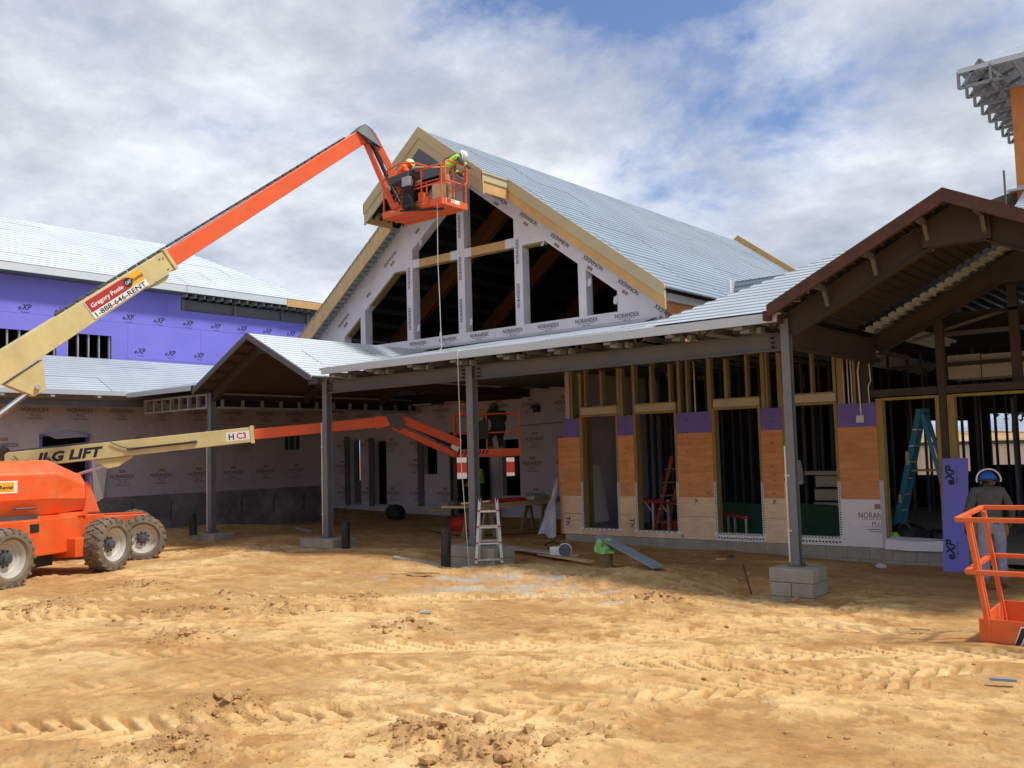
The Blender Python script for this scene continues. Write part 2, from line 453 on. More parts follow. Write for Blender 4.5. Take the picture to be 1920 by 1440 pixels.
def wall(mb, axis, front, back, us, zs, holes):
    """wall with rectangular holes; axis 'Y' -> u is X, 'X' -> u is Y"""
    U = sorted(set(list(us) + [h[0] for h in holes] + [h[2] for h in holes]))
    Z = sorted(set(list(zs) + [h[1] for h in holes] + [h[3] for h in holes]))
    def solid(i, j):
        if i < 0 or j < 0 or i >= len(U) - 1 or j >= len(Z) - 1: return False
        uc = (U[i] + U[i + 1]) / 2; z = (Z[j] + Z[j + 1]) / 2
        return not any(h[0] < uc < h[2] and h[1] < z < h[3] for h in holes)
    P = (lambda u, d, z: (u, d, z)) if axis == 'Y' else (lambda u, d, z: (d, u, z))
    for i in range(len(U) - 1):
        for j in range(len(Z) - 1):
            if not solid(i, j): continue
            a, b, c, d = U[i], U[i + 1], Z[j], Z[j + 1]
            mb.quad(P(a, front, c), P(b, front, c), P(b, front, d), P(a, front, d))
            mb.quad(P(b, back, c), P(a, back, c), P(a, back, d), P(b, back, d))
            if not solid(i - 1, j): mb.quad(P(a, back, c), P(a, front, c), P(a, front, d), P(a, back, d))
            if not solid(i + 1, j): mb.quad(P(b, front, c), P(b, back, c), P(b, back, d), P(b, front, d))
            if not solid(i, j - 1): mb.quad(P(a, back, c), P(b, back, c), P(b, front, c), P(a, front, c))
            if not solid(i, j + 1): mb.quad(P(a, front, d), P(b, front, d), P(b, back, d), P(a, back, d))

# ------------------------------------------------------------------ ground
GP = np.array([(0, 0, .56), (-3, 5, .42), (1, 6, .42), (-8, 5, .38), (-2, 9.3, .30), (-6, 9, .27), (-12, 6, .28), (-16.5, 6.5, .15), (-17.5, 8.8, .13), (-19.3, 10.4, .06),
               (-20, 4, .2), (-21, 12.4, .12), (-16, 12.4, .16), (-11.5, 11.8, .16), (-8.7, 12.3, .12), (-5.4, 12.6, .02), (-3, 12, .1), (-3.4, 14.7, 0), (-5.4, 16.6, .02), (-9, 16.4, .08),
               (-12.6, 16.4, .15), (-14, 17, .2), (-17, 17.5, .2), (-16, 20.3, .27), (-22, 20, .34), (-25, 20, .42), (-25, 13, .42), (-25, 8, .3), (-24, 15, .3), (0, 15, 0), (5, 12, .1), (-21, 16, .2),
               (-40, 0, .2), (22, 0, .2), (22, 30, 0), (-40, 45, .2), (0, 45, 0), (-20, -20, .4), (20, -20, .4), (-10, 14.3, .1), (-13, 14.3, .16), (-18.5, 14.5, .2)], float)
def g_macro(x, y):
    x = np.asarray(x, float); y = np.asarray(y, float)
    num = np.zeros_like(x); den = np.zeros_like(x)
    for px, py, pz in GP:
        w = 1.0 / ((x - px) ** 2 + (y - py) ** 2 + 0.6) ** 1.7
        num += w * pz; den += w
    z = num / den
    # spoil left standing and dug-out hollows round the piers
    for cx, cy, r, h in ((-23.6, 15.2, 1.3, .22), (-22.3, 17.2, 1.2, .15), (-13.2, 12.6, 1.1, .10), (-10.1, 12.4, .9, .08), (-8.0, 13.2, 1.0, .12), (-14.6, 12.7, 1.3, .08),
                         (-11.9, 13.1, .8, -.25), (-5.75, 12.9, .65, -.10), (-6.5, 13.2, .55, -.14), (-16.9, 15.5, .8, .08), (-18.9, 13.5, 1.4, .10), (-6.4, 15.8, .8, .08)):
        z += h * np.exp(-((x - cx) ** 2 + (y - cy) ** 2) / (r * r))
    return z
def gz(x, y):
    return float(g_macro(np.array([x]), np.array([y]))[0])

def _hash(i, j, seed):
    n = (i.astype(np.int64) * 374761393 + j.astype(np.int64) * 668265263 + seed * 974711) & 0xffffffff
    n = ((n ^ (n >> 13)) * 1274126177) & 0xffffffff
    return ((n ^ (n >> 16)) & 0xffff) / 65535.0
def vnoise(x, y, seed):
    i = np.floor(x); j = np.floor(y); fx = x - i; fy = y - j
    fx = fx * fx * (3 - 2 * fx); fy = fy * fy * (3 - 2 * fy)
    a = _hash(i, j, seed); b = _hash(i + 1, j, seed); c = _hash(i, j + 1, seed); d = _hash(i + 1, j + 1, seed)
    return (a * (1 - fx) + b * fx) * (1 - fy) + (c * (1 - fx) + d * fx) * fy
def fbm(x, y, seed, octv, gain=0.5):
    s = 0; a = 1.0; t = 0
    for o in range(octv):
        s = s + a * vnoise(x * 2 ** o + 17 * o, y * 2 ** o - 9 * o, seed + o); t += a; a *= gain
    return s / t - 0.5
TRACKS = [([(-6.3, 3.0), (-5.6, 3.7), (-4.9, 4.3), (-4.17, 4.94), (-3.73, 5.89), (-3.05, 6.7), (-2.3, 7.9)], .56, .21),
          ([(-7.6, 4.2), (-6.6, 5.0), (-5.52, 5.75), (-4.18, 6.72), (-3.30, 7.33), (-2.0, 8.6)], .54, .20),
          ([(-8.2, 1.6), (-6.96, 2.65), (-5.99, 3.48), (-5.36, 4.15), (-4.9, 4.5)], .54, .21),
          ([(-11.5, 2.0), (-9.02, 3.73), (-8.05, 4.63), (-7.03, 5.67), (-6.0, 7.0), (-4.33, 9.2)], .56, .22),
          ([(-9.6, 1.9), (-7.6, 3.7), (-6.5, 4.9), (-5.2, 6.3), (-3.2, 8.4), (-1.5, 9.2)], .52, .21),
          ([(-15.5, 4.5), (-13, 6.4), (-10.5, 8.3), (-8, 10.0), (-5.5, 11.0)], .56, .22),
          ([(-14.8, 3.2), (-12.2, 5.0), (-9.6, 6.9), (-7.0, 8.7), (-4.6, 9.9), (-2.8, 9.9)], .54, .21)]
CLODS = [(-6.11, 3.95, .28), (-4.23, 4.27, .30), (-9.48, 6.87, .55), (-9.5, 8.43, .35), (-12.65, 5.61, .55), (-8.66, 5.11, .3), (-6.19, 10.37, .4), (-5.39, 3.15, .4), (-10.6, 6.2, .5), (-3.6, 4.1, .4), (-7.2, 6.9, .35), (-11.3, 7.5, .4), (-13.8, 7.4, .5)]
def g_detail(x, y):
    r = np.hypot(x, y)
    fade = np.clip(1.3 - r / 40.0, 0.15, 1)
    z = fbm(x * .7, y * .7, 3, 4) * .10 * fade
    rough = np.clip(fbm(x * .35 + 5, y * .35, 11, 3) * 3.0 + .5, 0.12, 1)
    for cx, cy, cr in CLODS:
        rough = np.maximum(rough, 1.7 * np.exp(-((x - cx) ** 2 + (y - cy) ** 2) / (cr * cr)))
    smooth_zone = np.clip((y - 11.5) / 2.5, 0, 1) * 0.6
    rough = rough * (1 - smooth_zone)
    n = fbm(x * 5, y * 5, 23, 5, .58)
    z = z + n * .078 * rough * fade + fbm(x * 14, y * 14, 91, 3, .6) * .045 * np.clip(rough, .25, 1.3) * np.clip(1.4 - r / 14, 0, 1)
    rid = 1 - np.abs(fbm(x * 3.1, y * 3.1, 41, 4, .55)) * 4
    z = z + np.clip(rid, 0, 1) ** 3 * .018 * rough * fade
    for cx, cy, cr in CLODS:
        k = np.exp(-((x - cx) ** 2 + (y - cy) ** 2) / (cr * cr))
        z = z + k * (.05 + np.abs(fbm(x * 6, y * 6, 57, 4, .6)) * .26)
    # dried crust: flat flakes with sharp broken edges
    crm = np.clip(fbm(x * .45 + 3, y * .45, 131, 3) * 4 + .75, .15, 1) * (1 - smooth_zone)
    f1 = fbm(x * 2.3 + .5 * fbm(x * 6, y * 6, 7, 2), y * 2.3, 101, 6, .6)
    f2 = fbm(x * 5.5, y * 5.5, 111, 5, .62)
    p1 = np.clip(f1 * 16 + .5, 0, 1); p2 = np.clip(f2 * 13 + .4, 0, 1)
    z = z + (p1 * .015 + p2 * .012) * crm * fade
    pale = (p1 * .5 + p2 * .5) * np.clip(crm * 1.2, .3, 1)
    track = np.zeros_like(x)
    for pl, w, pit in TRACKS:
        acc = 0.0
        best = np.full(x.shape, 9.0); bs = np.zeros_like(x); bt = np.zeros_like(x)
        for (x0, y0), (x1, y1) in zip(pl[:-1], pl[1:]):
            ex, ey = x1 - x0, y1 - y0; ln = math.hypot(ex, ey); ex /= ln; ey /= ln
            s = np.clip((x - x0) * ex + (y - y0) * ey, 0, ln)
            px, py = x - x0 - ex * s, y - y0 - ey * s
            t = px * -ey + py * ex
            dd = np.hypot(px, py)
            m = dd < best
            best = np.where(m, dd, best); bs = np.where(m, s + acc, bs); bt = np.where(m, t, bt)
            acc += ln
        wob = fbm(x * .9, y * .9, 71, 2) * .08
        best2 = np.abs(bt + wob); bs = bs + fbm(x * 2.5, y * 2.5, 83, 2) * .05 
        ins = np.clip((w / 2 - np.maximum(best2, best - .1)) / .04, 0, 1) * np.clip((acc - bs) / .4, 0, 1) * np.clip(bs / .4, 0, 1)
        keep = np.clip(fbm(x * .8, y * .8, 77, 2) * 4 + 1.0, 0.12, 1)
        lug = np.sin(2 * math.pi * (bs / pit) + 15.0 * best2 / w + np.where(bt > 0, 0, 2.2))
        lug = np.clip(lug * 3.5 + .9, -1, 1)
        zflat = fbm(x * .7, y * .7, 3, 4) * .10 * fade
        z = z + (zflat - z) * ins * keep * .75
        pale = pale * (1 - ins * keep) + ins * keep * np.clip(lug * .6 + .5, 0, 1)  # groove colour darkened to stand for shade; lug tops are pale dry soil
        z = z * (1 - .0 * ins) + ins * keep * (lug * .026 - .034) + np.exp(-((best2 - w / 2 - .05) / .05) ** 2) * .016 * keep * np.clip((acc - bs) / .4, 0, 1) * np.clip(bs / .4, 0, 1) * (best < w)
        track = np.maximum(track, ins * keep)
    return z, rough, pale

def build_ground():
    fwd = math.atan2(FW.y, FW.x)
    th = np.concatenate([np.linspace(-math.pi, -math.radians(36), 60, endpoint=False), np.linspace(-math.radians(36), math.radians(36), 1000, endpoint=False), np.linspace(math.radians(36), math.pi, 60, endpoint=False)]) + fwd
    # rings: spacing follows the picture near the camera, then opens out
    rr = [0.4, 1.2, 2.2, 3.0]
    while rr[-1] < 27:
        r = rr[-1]
        rr.append(r + max(0.012, min(0.16, r * r * 0.00052)))
    while rr[-1] < 2500:
        rr.append(rr[-1] * 1.22)
    rr = np.array(rr)
    T, Rr = np.meshgrid(th, rr)
    x = (Rr * np.cos(T)).ravel(); y = (Rr * np.sin(T)).ravel()
    near = np.hypot(x, y) < 60
    z = np.zeros_like(x)
    rough = np.zeros_like(x); track = np.zeros_like(x)
    zm = g_macro(x, y)
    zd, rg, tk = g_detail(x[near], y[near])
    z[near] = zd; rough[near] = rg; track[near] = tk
    z = z + zm
    # keep the earth below the floor slabs
    ins = ((x > -12.4) & (x < 12) & (y > 17.3) & (y < 34)) | ((x < -25.7) & (x > -40) & (y < 34) & (y > -6))
    z = np.where(ins, np.minimum(z, -.05), z)
    nr, ntn = T.shape
    idx = np.arange(nr * ntn).reshape(nr, ntn)
    a = idx[:-1, :]; b = np.roll(idx, -1, 1)[:-1, :]; c = np.roll(idx, -1, 1)[1:, :]; d = idx[1:, :]
    F = np.stack([a, d, c, b], -1).reshape(-1, 4)
    me = bpy.data.meshes.new('ground')
    nv = len(x)
    me.vertices.add(nv + 1)
    co = np.empty((nv + 1, 3)); co[:nv, 0] = x; co[:nv, 1] = y; co[:nv, 2] = z; co[nv] = (0, 0, z[:ntn].mean())
    me.vertices.foreach_set('co', co.ravel())
    fan = np.array([[nv, idx[0, k], idx[0, (k + 1) % ntn]] for k in range(ntn)])
    me.loops.add(F.size + fan.size)
    me.loops.foreach_set('vertex_index', np.concatenate([F.ravel(), fan.ravel()]).astype(np.int32))
    me.polygons.add(len(F) + len(fan))
    st = np.concatenate([np.arange(len(F)) * 4, F.size + np.arange(len(fan)) * 3]).astype(np.int32)
    me.polygons.foreach_set('loop_start', st)
    me.polygons.foreach_set('use_smooth', [True] * (len(F) + len(fan)))
    # stains: pale grey stone dust
    dust = np.zeros(nv + 1)
    wx = x + fbm(x * 1.3, y * 1.3, 5, 4) * 1.2; wy = y + fbm(x * 1.3, y * 1.3, 9, 4) * 1.2
    for cx, cy, rx, ry in ((-10.3, 11.0, .9, .35), (-8.95, 10.75, 1.5, .55), (-7.7, 10.6, 1.1, .35), (-6.33, 9.8, .5, .25), (-11.3, 10.4, .6, .3), (-1.4, 7.08, .35, .25), (-5.6, 10.7, .6, .2), (-9.6, 11.6, 1.0, .3)):
        ex, ey = wx - cx, wy - cy
        al, dl = ex * RX.x + ey * RX.y, ex * FW.x + ey * FW.y
        dust[:nv] = np.maximum(dust[:nv], np.exp(-((al / rx) ** 2 + (dl / ry) ** 2) * 1.1))
    dust[:nv] *= np.clip(.6 + fbm(x * 3, y * 3, 31, 4) * 2.2, 0, 1)
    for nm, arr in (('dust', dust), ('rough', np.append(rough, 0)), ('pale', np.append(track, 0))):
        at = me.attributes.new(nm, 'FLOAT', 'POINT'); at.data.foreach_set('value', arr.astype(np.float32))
    me.update(calc_edges=True)
    m = bpy.data.materials.new('clay_soil'); m.use_nodes = True
    t = m.node_tree; b = t.nodes['Principled BSDF']
    b.inputs['Roughness'].default_value = .92; b.inputs['Specular IOR Level'].default_value = .2
    c = t.nodes.new('ShaderNodeTexCoord')
    def noise(sc, det=6, ro=.6):
        n = N(t, 'ShaderNodeTexNoise'); n.inputs['Scale'].default_value = sc; n.inputs['Detail'].default_value = det; n.inputs['Roughness'].default_value = ro
        t.links.new(c.outputs['Object'], n.inputs['Vector']); return n
    na = noise(.9, 8, .64)
    mp0 = t.nodes.new('ShaderNodeMapping'); mp0.inputs['Rotation'].default_value = (0, 0, -math.atan2(RX.y, RX.x)); mp0.inputs['Scale'].default_value = (.38, 1.25, 1)
    t.links.new(c.outputs['Object'], mp0.inputs[0]); t.links.new(mp0.outputs[0], na.inputs['Vector'])
    ra = ramp(t, [(.30, (.47, .25, .095)), (.48, (.60, .36, .147)), (.68, (.69, .475, .225))], na.outputs[0])
    nb = noise(7, 8, .7)
    rb = ramp(t, [(.3, g(.74)), (.7, g(1.14))], nb.outputs[0])
    m1 = N(t, 'ShaderNodeMix', data_type='RGBA', blend_type='MULTIPLY'); m1.inputs[0].default_value = 1
    t.links.new(ra.outputs[0], m1.inputs[6]); t.links.new(rb.outputs[0], m1.inputs[7])
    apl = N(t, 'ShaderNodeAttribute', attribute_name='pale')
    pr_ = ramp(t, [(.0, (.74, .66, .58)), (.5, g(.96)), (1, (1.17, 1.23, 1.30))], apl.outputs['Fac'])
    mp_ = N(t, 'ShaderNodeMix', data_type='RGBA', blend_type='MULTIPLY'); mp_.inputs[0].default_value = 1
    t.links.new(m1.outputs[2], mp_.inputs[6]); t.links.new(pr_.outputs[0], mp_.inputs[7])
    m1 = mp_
    ar = N(t, 'ShaderNodeAttribute', attribute_name='rough')
    nr_ = noise(2.4, 5, .6)
    mmul = N(t, 'ShaderNodeMath', operation='MULTIPLY'); t.links.new(ar.outputs['Fac'], mmul.inputs[0]); t.links.new(nr_.outputs[0], mmul.inputs[1])
    rr2 = ramp(t, [(.3, g(0)), (.75, g(.75))], mmul.outputs[0])
    m2 = N(t, 'ShaderNodeMix', data_type='RGBA'); t.links.new(rr2.outputs[0], m2.inputs[0]); t.links.new(m1.outputs[2], m2.inputs[6]); m2.inputs[7].default_value = (.41, .235, .105, 1)
    ad = N(t, 'ShaderNodeAttribute', attribute_name='dust')
    nd = noise(28, 4, .7)
    rd = ramp(t, [(.35, (.31, .31, .29)), (.65, (.55, .50, .41))], nd.outputs[0])
    m3 = N(t, 'ShaderNodeMix', data_type='RGBA'); 
    rdd = ramp(t, [(.12, g(0)), (.75, g(.72))], ad.outputs['Fac'])
    t.links.new(rdd.outputs[0], m3.inputs[0]); t.links.new(m2.outputs[2], m3.inputs[6]); t.links.new(rd.outputs[0], m3.inputs[7])
    t.links.new(m3.outputs[2], b.inputs['Base Color'])
    # fine crumbs and shrinkage cracks
    vo = N(t, 'ShaderNodeTexVoronoi', feature='DISTANCE_TO_EDGE'); vo.inputs['Scale'].default_value = 9
    wn = noise(6, 3, .6); 
    wm = N(t, 'ShaderNodeMix', data_type='RGBA'); wm.inputs[0].default_value = .12
    t.links.new(c.outputs['Object'], wm.inputs[6]); t.links.new(wn.outputs['Color'], wm.inputs[7]); t.links.new(wm.outputs[2], vo.inputs['Vector'])
    cr = ramp(t, [(0, g(0)), (.05, g(1))], vo.outputs['Distance'])
    bn = noise(60, 6, .7)
    b1 = N(t, 'ShaderNodeBump'); b1.inputs['Strength'].default_value = .55; b1.inputs['Distance'].default_value = .02
    t.links.new(bn.outputs[0], b1.inputs['Height'])
    ncr = noise(.8, 3, .5); rcr = ramp(t, [(.5, g(0)), (.62, g(.5))], ncr.outputs[0])
    b2 = N(t, 'ShaderNodeBump'); b2.inputs['Distance'].default_value = .015
    t.links.new(rcr.outputs[0], b2.inputs['Strength']); t.links.new(cr.outputs[0], b2.inputs['Height']); t.links.new(b1.outputs[0], b2.inputs['Normal'])
    t.links.new(b2.outputs[0], b.inputs['Normal'])
    me.materials.append(m)
    o = bpy.data.objects.new('ground', me); COL.objects.link(o); structure(o)
    return m
m_soil = build_ground()

# loose clods: nobody could count them
def build_clods():
    rng = np.random.default_rng(4)
    ico = [(0, 0, 1), (.89, 0, .45), (.28, .85, .45), (-.72, .53, .45), (-.72, -.53, .45), (.28, -.85, .45), (.72, .53, -.45), (-.28, .85, -.45), (-.89, 0, -.45), (-.28, -.85, -.45), (.72, -.53, -.45), (0, 0, -1)]
    fc = [(0, 1, 2), (0, 2, 3), (0, 3, 4), (0, 4, 5), (0, 5, 1), (1, 6, 2), (2, 7, 3), (3, 8, 4), (4, 9, 5), (5, 10, 1), (6, 7, 2), (7, 8, 3), (8, 9, 4), (9, 10, 5), (10, 6, 1), (11, 7, 6), (11, 8, 7), (11, 9, 8), (11, 10, 9), (11, 6, 10)]
    ico = np.array(ico)
    pts = []
    for cx, cy, cr in CLODS:
        n = int(240 * cr / .4)
        a = rng.normal(0, cr * .62, (n, 2)); s = .006 + rng.pareto(2.6, n) * .010
        pts += [(cx + p[0], cy + p[1], min(q, .055)) for p, q in zip(a, s)]
    for k in range(2300):
        d = 3.6 + 11 * rng.random() ** 1.2; l = (rng.random() - .5) * 1.2 * d
        s = .004 + rng.pareto(3.0) * .005
        pts.append((RX.x * l + FW.x * d, RX.y * l + FW.y * d, min(s, .028)))
    for cx, cy, cr in ((-11.9, 12.7, .9), (-5.9, 12.7, .7), (-16.9, 13.0, .7), (-8.9, 13.2, .9), (-6.9, 13.4, .8)):
        for k in range(90):
            a = rng.normal(0, cr, 2); pts.append((cx + a[0], cy + a[1], min(.008 + rng.pareto(2.6) * .012, .07)))
    P = np.array(pts)
    P = P[~((P[:, 0] > -12.5) & (P[:, 1] > 16.9))]
    zb = g_macro(P[:, 0], P[:, 1]) + g_detail(P[:, 0], P[:, 1])[0]
    n = len(P)
    jit = 1 + (rng.random((n, 12, 3)) - .5) * .75
    sc = np.stack([np.ones(n), .6 + .6 * rng.random(n), .45 + .35 * rng.random(n)], -1)[:, None, :]
    v = ico[None] * jit * sc * P[:, 2][:, None, None]
    ang = rng.random(n) * 6.28
    ca, sa = np.cos(ang)[:, None], np.sin(ang)[:, None]
    vx = v[..., 0] * ca - v[..., 1] * sa; vy = v[..., 0] * sa + v[..., 1] * ca
    v = np.stack([vx + P[:, 0][:, None], vy + P[:, 1][:, None], v[..., 2] + (zb + P[:, 2] * .25)[:, None]], -1).reshape(-1, 3)
    F = (np.array(fc)[None] + (np.arange(n) * 12)[:, None, None]).reshape(-1, 3)
    me = bpy.data.meshes.new('soil_clods')
    me.from_pydata(v, [], F.tolist())
    m = mat('clod_soil', (.50, .295, .13), .95, var=.3, scale=9, bump=.5, bscale=50, spec=.15)
    me.materials.append(m)
    o = bpy.data.objects.new('soil_clods', me); COL.objects.link(o)
    o['kind'] = 'stuff'; o['label'] = 'loose orange clay clods scattered over the churned ground'; o['category'] = 'soil clods'
build_clods()

# ================================================================== BUILDINGS
K = 19.2 / 13.1
GX = lambda x: x * K
GZ = lambda z: 2.2 + (z - 2.2) * K

# ---------------------------------------------------------------- two storey wing on the left
tsw = thing('two_storey_wing', 'two storey wing with purple sheathed upper wall and pale metal deck roof', 'building', (-28, 12, .3))
# upper wall sheathing: 1.22 m tall boards, 2.44 m long
PWX = -26.4
HOLES = [(12.03, 5.02, 13.33, 5.93), (8.2, 5.02, 11.73, 5.9), (4.2, 5.02, 7.6, 5.9), (15.59, 6.93, 21.2, 7.6)]
rows = [(4.55, 5.30), (5.30, 6.37), (6.37, 7.42)]
for zi, (z0, z1) in enumerate(rows):
    y = -2.0 + 1.2 * (zi % 2)
    while y < 22.4:
        y1 = min(y + 2.44, 22.4)
        mb = MB()
        hs = []
        for h in HOLES:
            a, b, c, d = max(h[0], y), max(h[1], z0), min(h[2], y1), min(h[3], z1)
            if a < c - .01 and b < d - .01: hs.append((a, b, c, d))
        wall(mb, 'X', PWX, PWX - .05, [y + .003, y1 - .003], [z0 + .003, z1 - .003], hs)
        if mb.v: mb.build('sheathing_board', m_purple, tsw)
        y += 2.44
tx = MB()
for z, off in ((6.53, .84), (5.527, .22)):
    for k in range(-8, 12):
        y = 13.0 + off + k * .996
        if y > 21.6 or any(h[0] - .2 < y < h[2] + .2 and h[1] - .2 < z < h[3] + .2 for h in HOLES): continue
        write(tx, 'e', (PWX + .004, y - .125, z), Y_, Z_, height=.135, shear=.25, bold=.012)
        write(tx, 'XP', (PWX + .004, y + .055, z + .02), Y_, Z_, width=.27, height=.16, shear=.25, bold=.02)
        rect(tx, (PWX + .004, y + .02, z - .13), Y_, Z_, .22, .012)
tx.build('printed_lettering', m_inkbk, tsw)
# dark backing inside the openings, studs and sill beams
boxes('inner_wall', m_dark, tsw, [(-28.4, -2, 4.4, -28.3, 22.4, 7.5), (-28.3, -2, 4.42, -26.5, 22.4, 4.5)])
for (a, b) in ((12.03, 13.33), (8.2, 11.73), (4.2, 7.6)):
    n = max(2, round((b - a) / .33))
    for k in range(n + 1):
        yy = a + .03 + (b - a - .06) * k / n
        mb = MB(); mb.box(PWX - .14, yy - .02, 5.20, PWX - .06, yy + .02, 5.92); mb.build('metal_stud', m_galv, tsw)
    mb = MB(); mb.box(PWX - .16, a, 5.04, PWX - .04, b, 5.19); mb.build('sill_track', m_steelb, tsw)
mb = MB(); mb.box(PWX - .18, 11.735, 4.8, PWX - .02, 12.03, 5.95); mb.build('steel_post', m_steelb, tsw)
mb = MB(); mb.box(PWX - .2, 8.9, 5.2, PWX - .1, 9.05, 5.9); mb.build('steel_post', m_galv, tsw)
mb = MB(); mb.ibeam((PWX - .12, 15.5, 7.12), (PWX - .12, 22.4, 7.12), .16, .34); mb.build('steel_beam', m_steelb, tsw)
for yy in (15.68, 17.6, 19.5, 20.6):
    mb = MB(); mb.box(PWX - .09, yy - .05, 6.94, PWX - .03, yy + .05, 7.30); mb.build('beam_stiffener', m_steelb, tsw)
boxes('lookout', m_galv, tsw, [(PWX - .1, 15.6 + k * .32, 7.33, PWX + .3, 15.64 + k * .32, 7.43) for k in range(17)])
# roof
s5 = math.sqrt(1.25)
RU = (V3(-1, 0, .5)).normalized()
deck(tsw, (-25.93, 0, 7.62), Y_, RU, V3(.5, 0, 1), 5.46, lambda v: -6.0, lambda v: 20.95 - v * .64, m_deckw, brk=(5.2, 1.3), pitch=.24, hgt=.05, sheet=4)
mb = MB(); mb.quad((-25.95, 20.93, 7.60), (-30.8, 17.8, 10.03), (-30.8, 17.8, 7.6), (-30.8, 20.9, 7.6)); mb.quad((-30.8, 17.8, 10.03), (-36, 20.9, 7.6), (-30.8, 20.9, 7.6), (-30.8, 20.88, 7.61)); mb.build('hip_end', m_deckw, tsw)
mb = MB(); mb.quad((-30.82, -6, 10.04), (-30.82, 17.8, 10.04), (-35.8, 20.9, 7.6), (-35.8, -6, 7.6)); mb.build('rear_roof', m_deckw, tsw)
boxes('fascia', m_deckw, tsw, [(-25.96, -6, 7.44, -25.92, 15.5, 7.66), (-25.96, 15.52, 7.44, -25.92, 19.3, 7.66)])
mb = MB(); mb.box(-25.97, 19.32, 7.40, -25.92, 20.95, 7.66); mb.build('fascia', m_wood2, tsw, label='bare timber fascia board at the end of the eave')
boxes('soffit', m_steel, tsw, [(-26.4, -6, 7.43, -25.95, 15.5, 7.45), (-28.3, -6, 7.5, -26.4, 22.4, 7.52)])
# lower roof
deck(tsw, (-24.12, 0, 4.08), Y_, RU, V3(.5, 0, 1), 2.50, lambda v: -6.0, lambda v: 19.0, m_deck, brk=(6.1, 1.1))
mb = MB(); mb.box(-24.14, -6, 3.99, -24.10, 13.1, 4.12); mb.build('fascia', m_fascia, tsw)
boxes('eave_bracket', m_galv, tsw, [(-24.4, yy - .05, 3.92, -24.12, yy + .05, 3.99) for yy in np.arange(-4, 13, 1.22)])
mb = MB(); mb.ibeam((-24.5, -6, 3.80), (-24.5, 13.3, 3.80), .15, .17); mb.build('steel_beam', m_steelb, tsw)
mb = MB(); mb.box(-25.5, -6, 4.12, -24.3, 13.3, 4.16); mb.build('soffit', m_dark, tsw)
# ground floor wall
LX = -25.5
LH = [(18.86, 2.45, 19.55, 2.93), (10.95, .32, 12.2, 2.97)]
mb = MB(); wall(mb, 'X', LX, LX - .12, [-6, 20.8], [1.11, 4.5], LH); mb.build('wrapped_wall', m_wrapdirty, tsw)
mb = MB(); wall(mb, 'X', LX + .03, LX - .1, [-6, 20.8], [-.2, 1.095], [(10.95, .32, 12.2, 1.2)]); mb.build('foundation_board', m_found, tsw)
tx = MB()
for z, lg in ((3.66, False), (1.78, True), (2.72, True)):
    off = .45 if z == 2.72 else 0
    for k in range(-9, 14):
        y = 13.22 + k * 1.217 + off
        if not (-5 < y < 20.3): continue
        if any(h[0] - .4 < y < h[2] + .4 and h[1] - .3 < z < h[3] + .3 for h in LH): continue
        wrapmark(tx, (LX + .004, y, z), Y_, Z_, .72, 0, 1, lg=True)
tx.build('printed_lettering', [m_inkfaint, m_inkred], tsw)
for y in np.arange(-4.5, 20, 2.74):
    mb = MB(); mb.box(LX + .001, y, 1.14, LX + .003, y + 2.70, 2.36); mb.build('wrap_sheet', m_wrapdirty, tsw) if not (9 < y + 1.3 < 13.5) else None
tx = MB()
for y in np.arange(7.4, 20, 1.22):
    write(tx, 'Thermax', (LX + .034, y, .72), V3(0, 0, -1), Y_, width=.62, height=.09, bold=.02)
tx.build('printed_lettering', m_inkbk, tsw)
mb = MB(); mb.box(LX - .1, 10.9, .2, LX + .05, 10.96, 3.0); mb.box(LX - .1, 12.19, .2, LX + .05, 12.25, 3.0); mb.box(LX - .1, 10.96, 2.94, LX + .05, 12.19, 3.0); mb.build('door_frame', m_purpled, tsw)
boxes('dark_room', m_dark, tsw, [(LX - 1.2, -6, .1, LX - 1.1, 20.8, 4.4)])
boxes('metal_stud', m_galv, tsw, [(LX - .09, 19.05, 2.46, LX - .04, 19.08, 2.92), (LX - .09, 19.3, 2.46, LX - .04, 19.33, 2.92)])
# loose flap of wrap above the doorway
mb = MB(); mb.add([(LX + .02, 11.0, 3.0), (LX + .02, 12.1, 3.06), (LX + .25, 12.15, 2.92), (LX + .33, 11.2, 2.86), (LX + .10, 11.6, 3.12)], [(0, 4, 3), (4, 1, 2), (4, 2, 3)]); mb.build('loose_wrap_flap', m_wrapdirty, tsw)
mb = MB(); mb.add([(LX + .02, 12.3, 2.45), (LX + .02, 12.8, 2.4), (LX + .22, 12.55, 1.2), (LX + .03, 12.4, 1.05)], [(0, 3, 2), (0, 2, 1)]); mb.build('loose_wrap_flap', m_wrap, tsw)

# ---------------------------------------------------------------- entrance wall at the back of the covered entry
ew = thing('entrance_wall', 'back wall of the covered entry wrapped in printed white sheet with narrow window openings', 'wall', (-19, 20.8, .25))
EH = [(-24.49, .52, -23.93, 2.79), (-23.25, .52, -22.66, 2.72), (-20.92, .55, -20.32, 2.54), (-19.66, .26, -18.05, 2.83), (-17.65, .9, -16.97, 2.55)]
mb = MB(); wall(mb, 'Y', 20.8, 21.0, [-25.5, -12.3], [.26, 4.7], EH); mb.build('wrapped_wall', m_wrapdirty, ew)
tx = MB()
for z in (3.55, 2.55, 1.85, .95):
    for k in range(12):
        x = -24.9 + k * 1.2 + (.1 if z in (2.55, .95) else 0)
        if x > -12.9: continue
        if any(h[0] - .25 < x < h[2] + .25 and h[1] - .25 < z < h[3] + .25 for h in EH):
            continue
        wrapmark(tx, (x, 20.796, z), X_, Z_, .70)
tx.build('printed_lettering', [m_inkfaint, m_inkred], ew)
tx = MB()
for k in range(60):
    rect(tx, (-17.0 + k * .08, 20.795, 2.93 + k * .0022), X_, Z_, .05, .035)
tx.build('printed_tape', m_inkbk, ew)
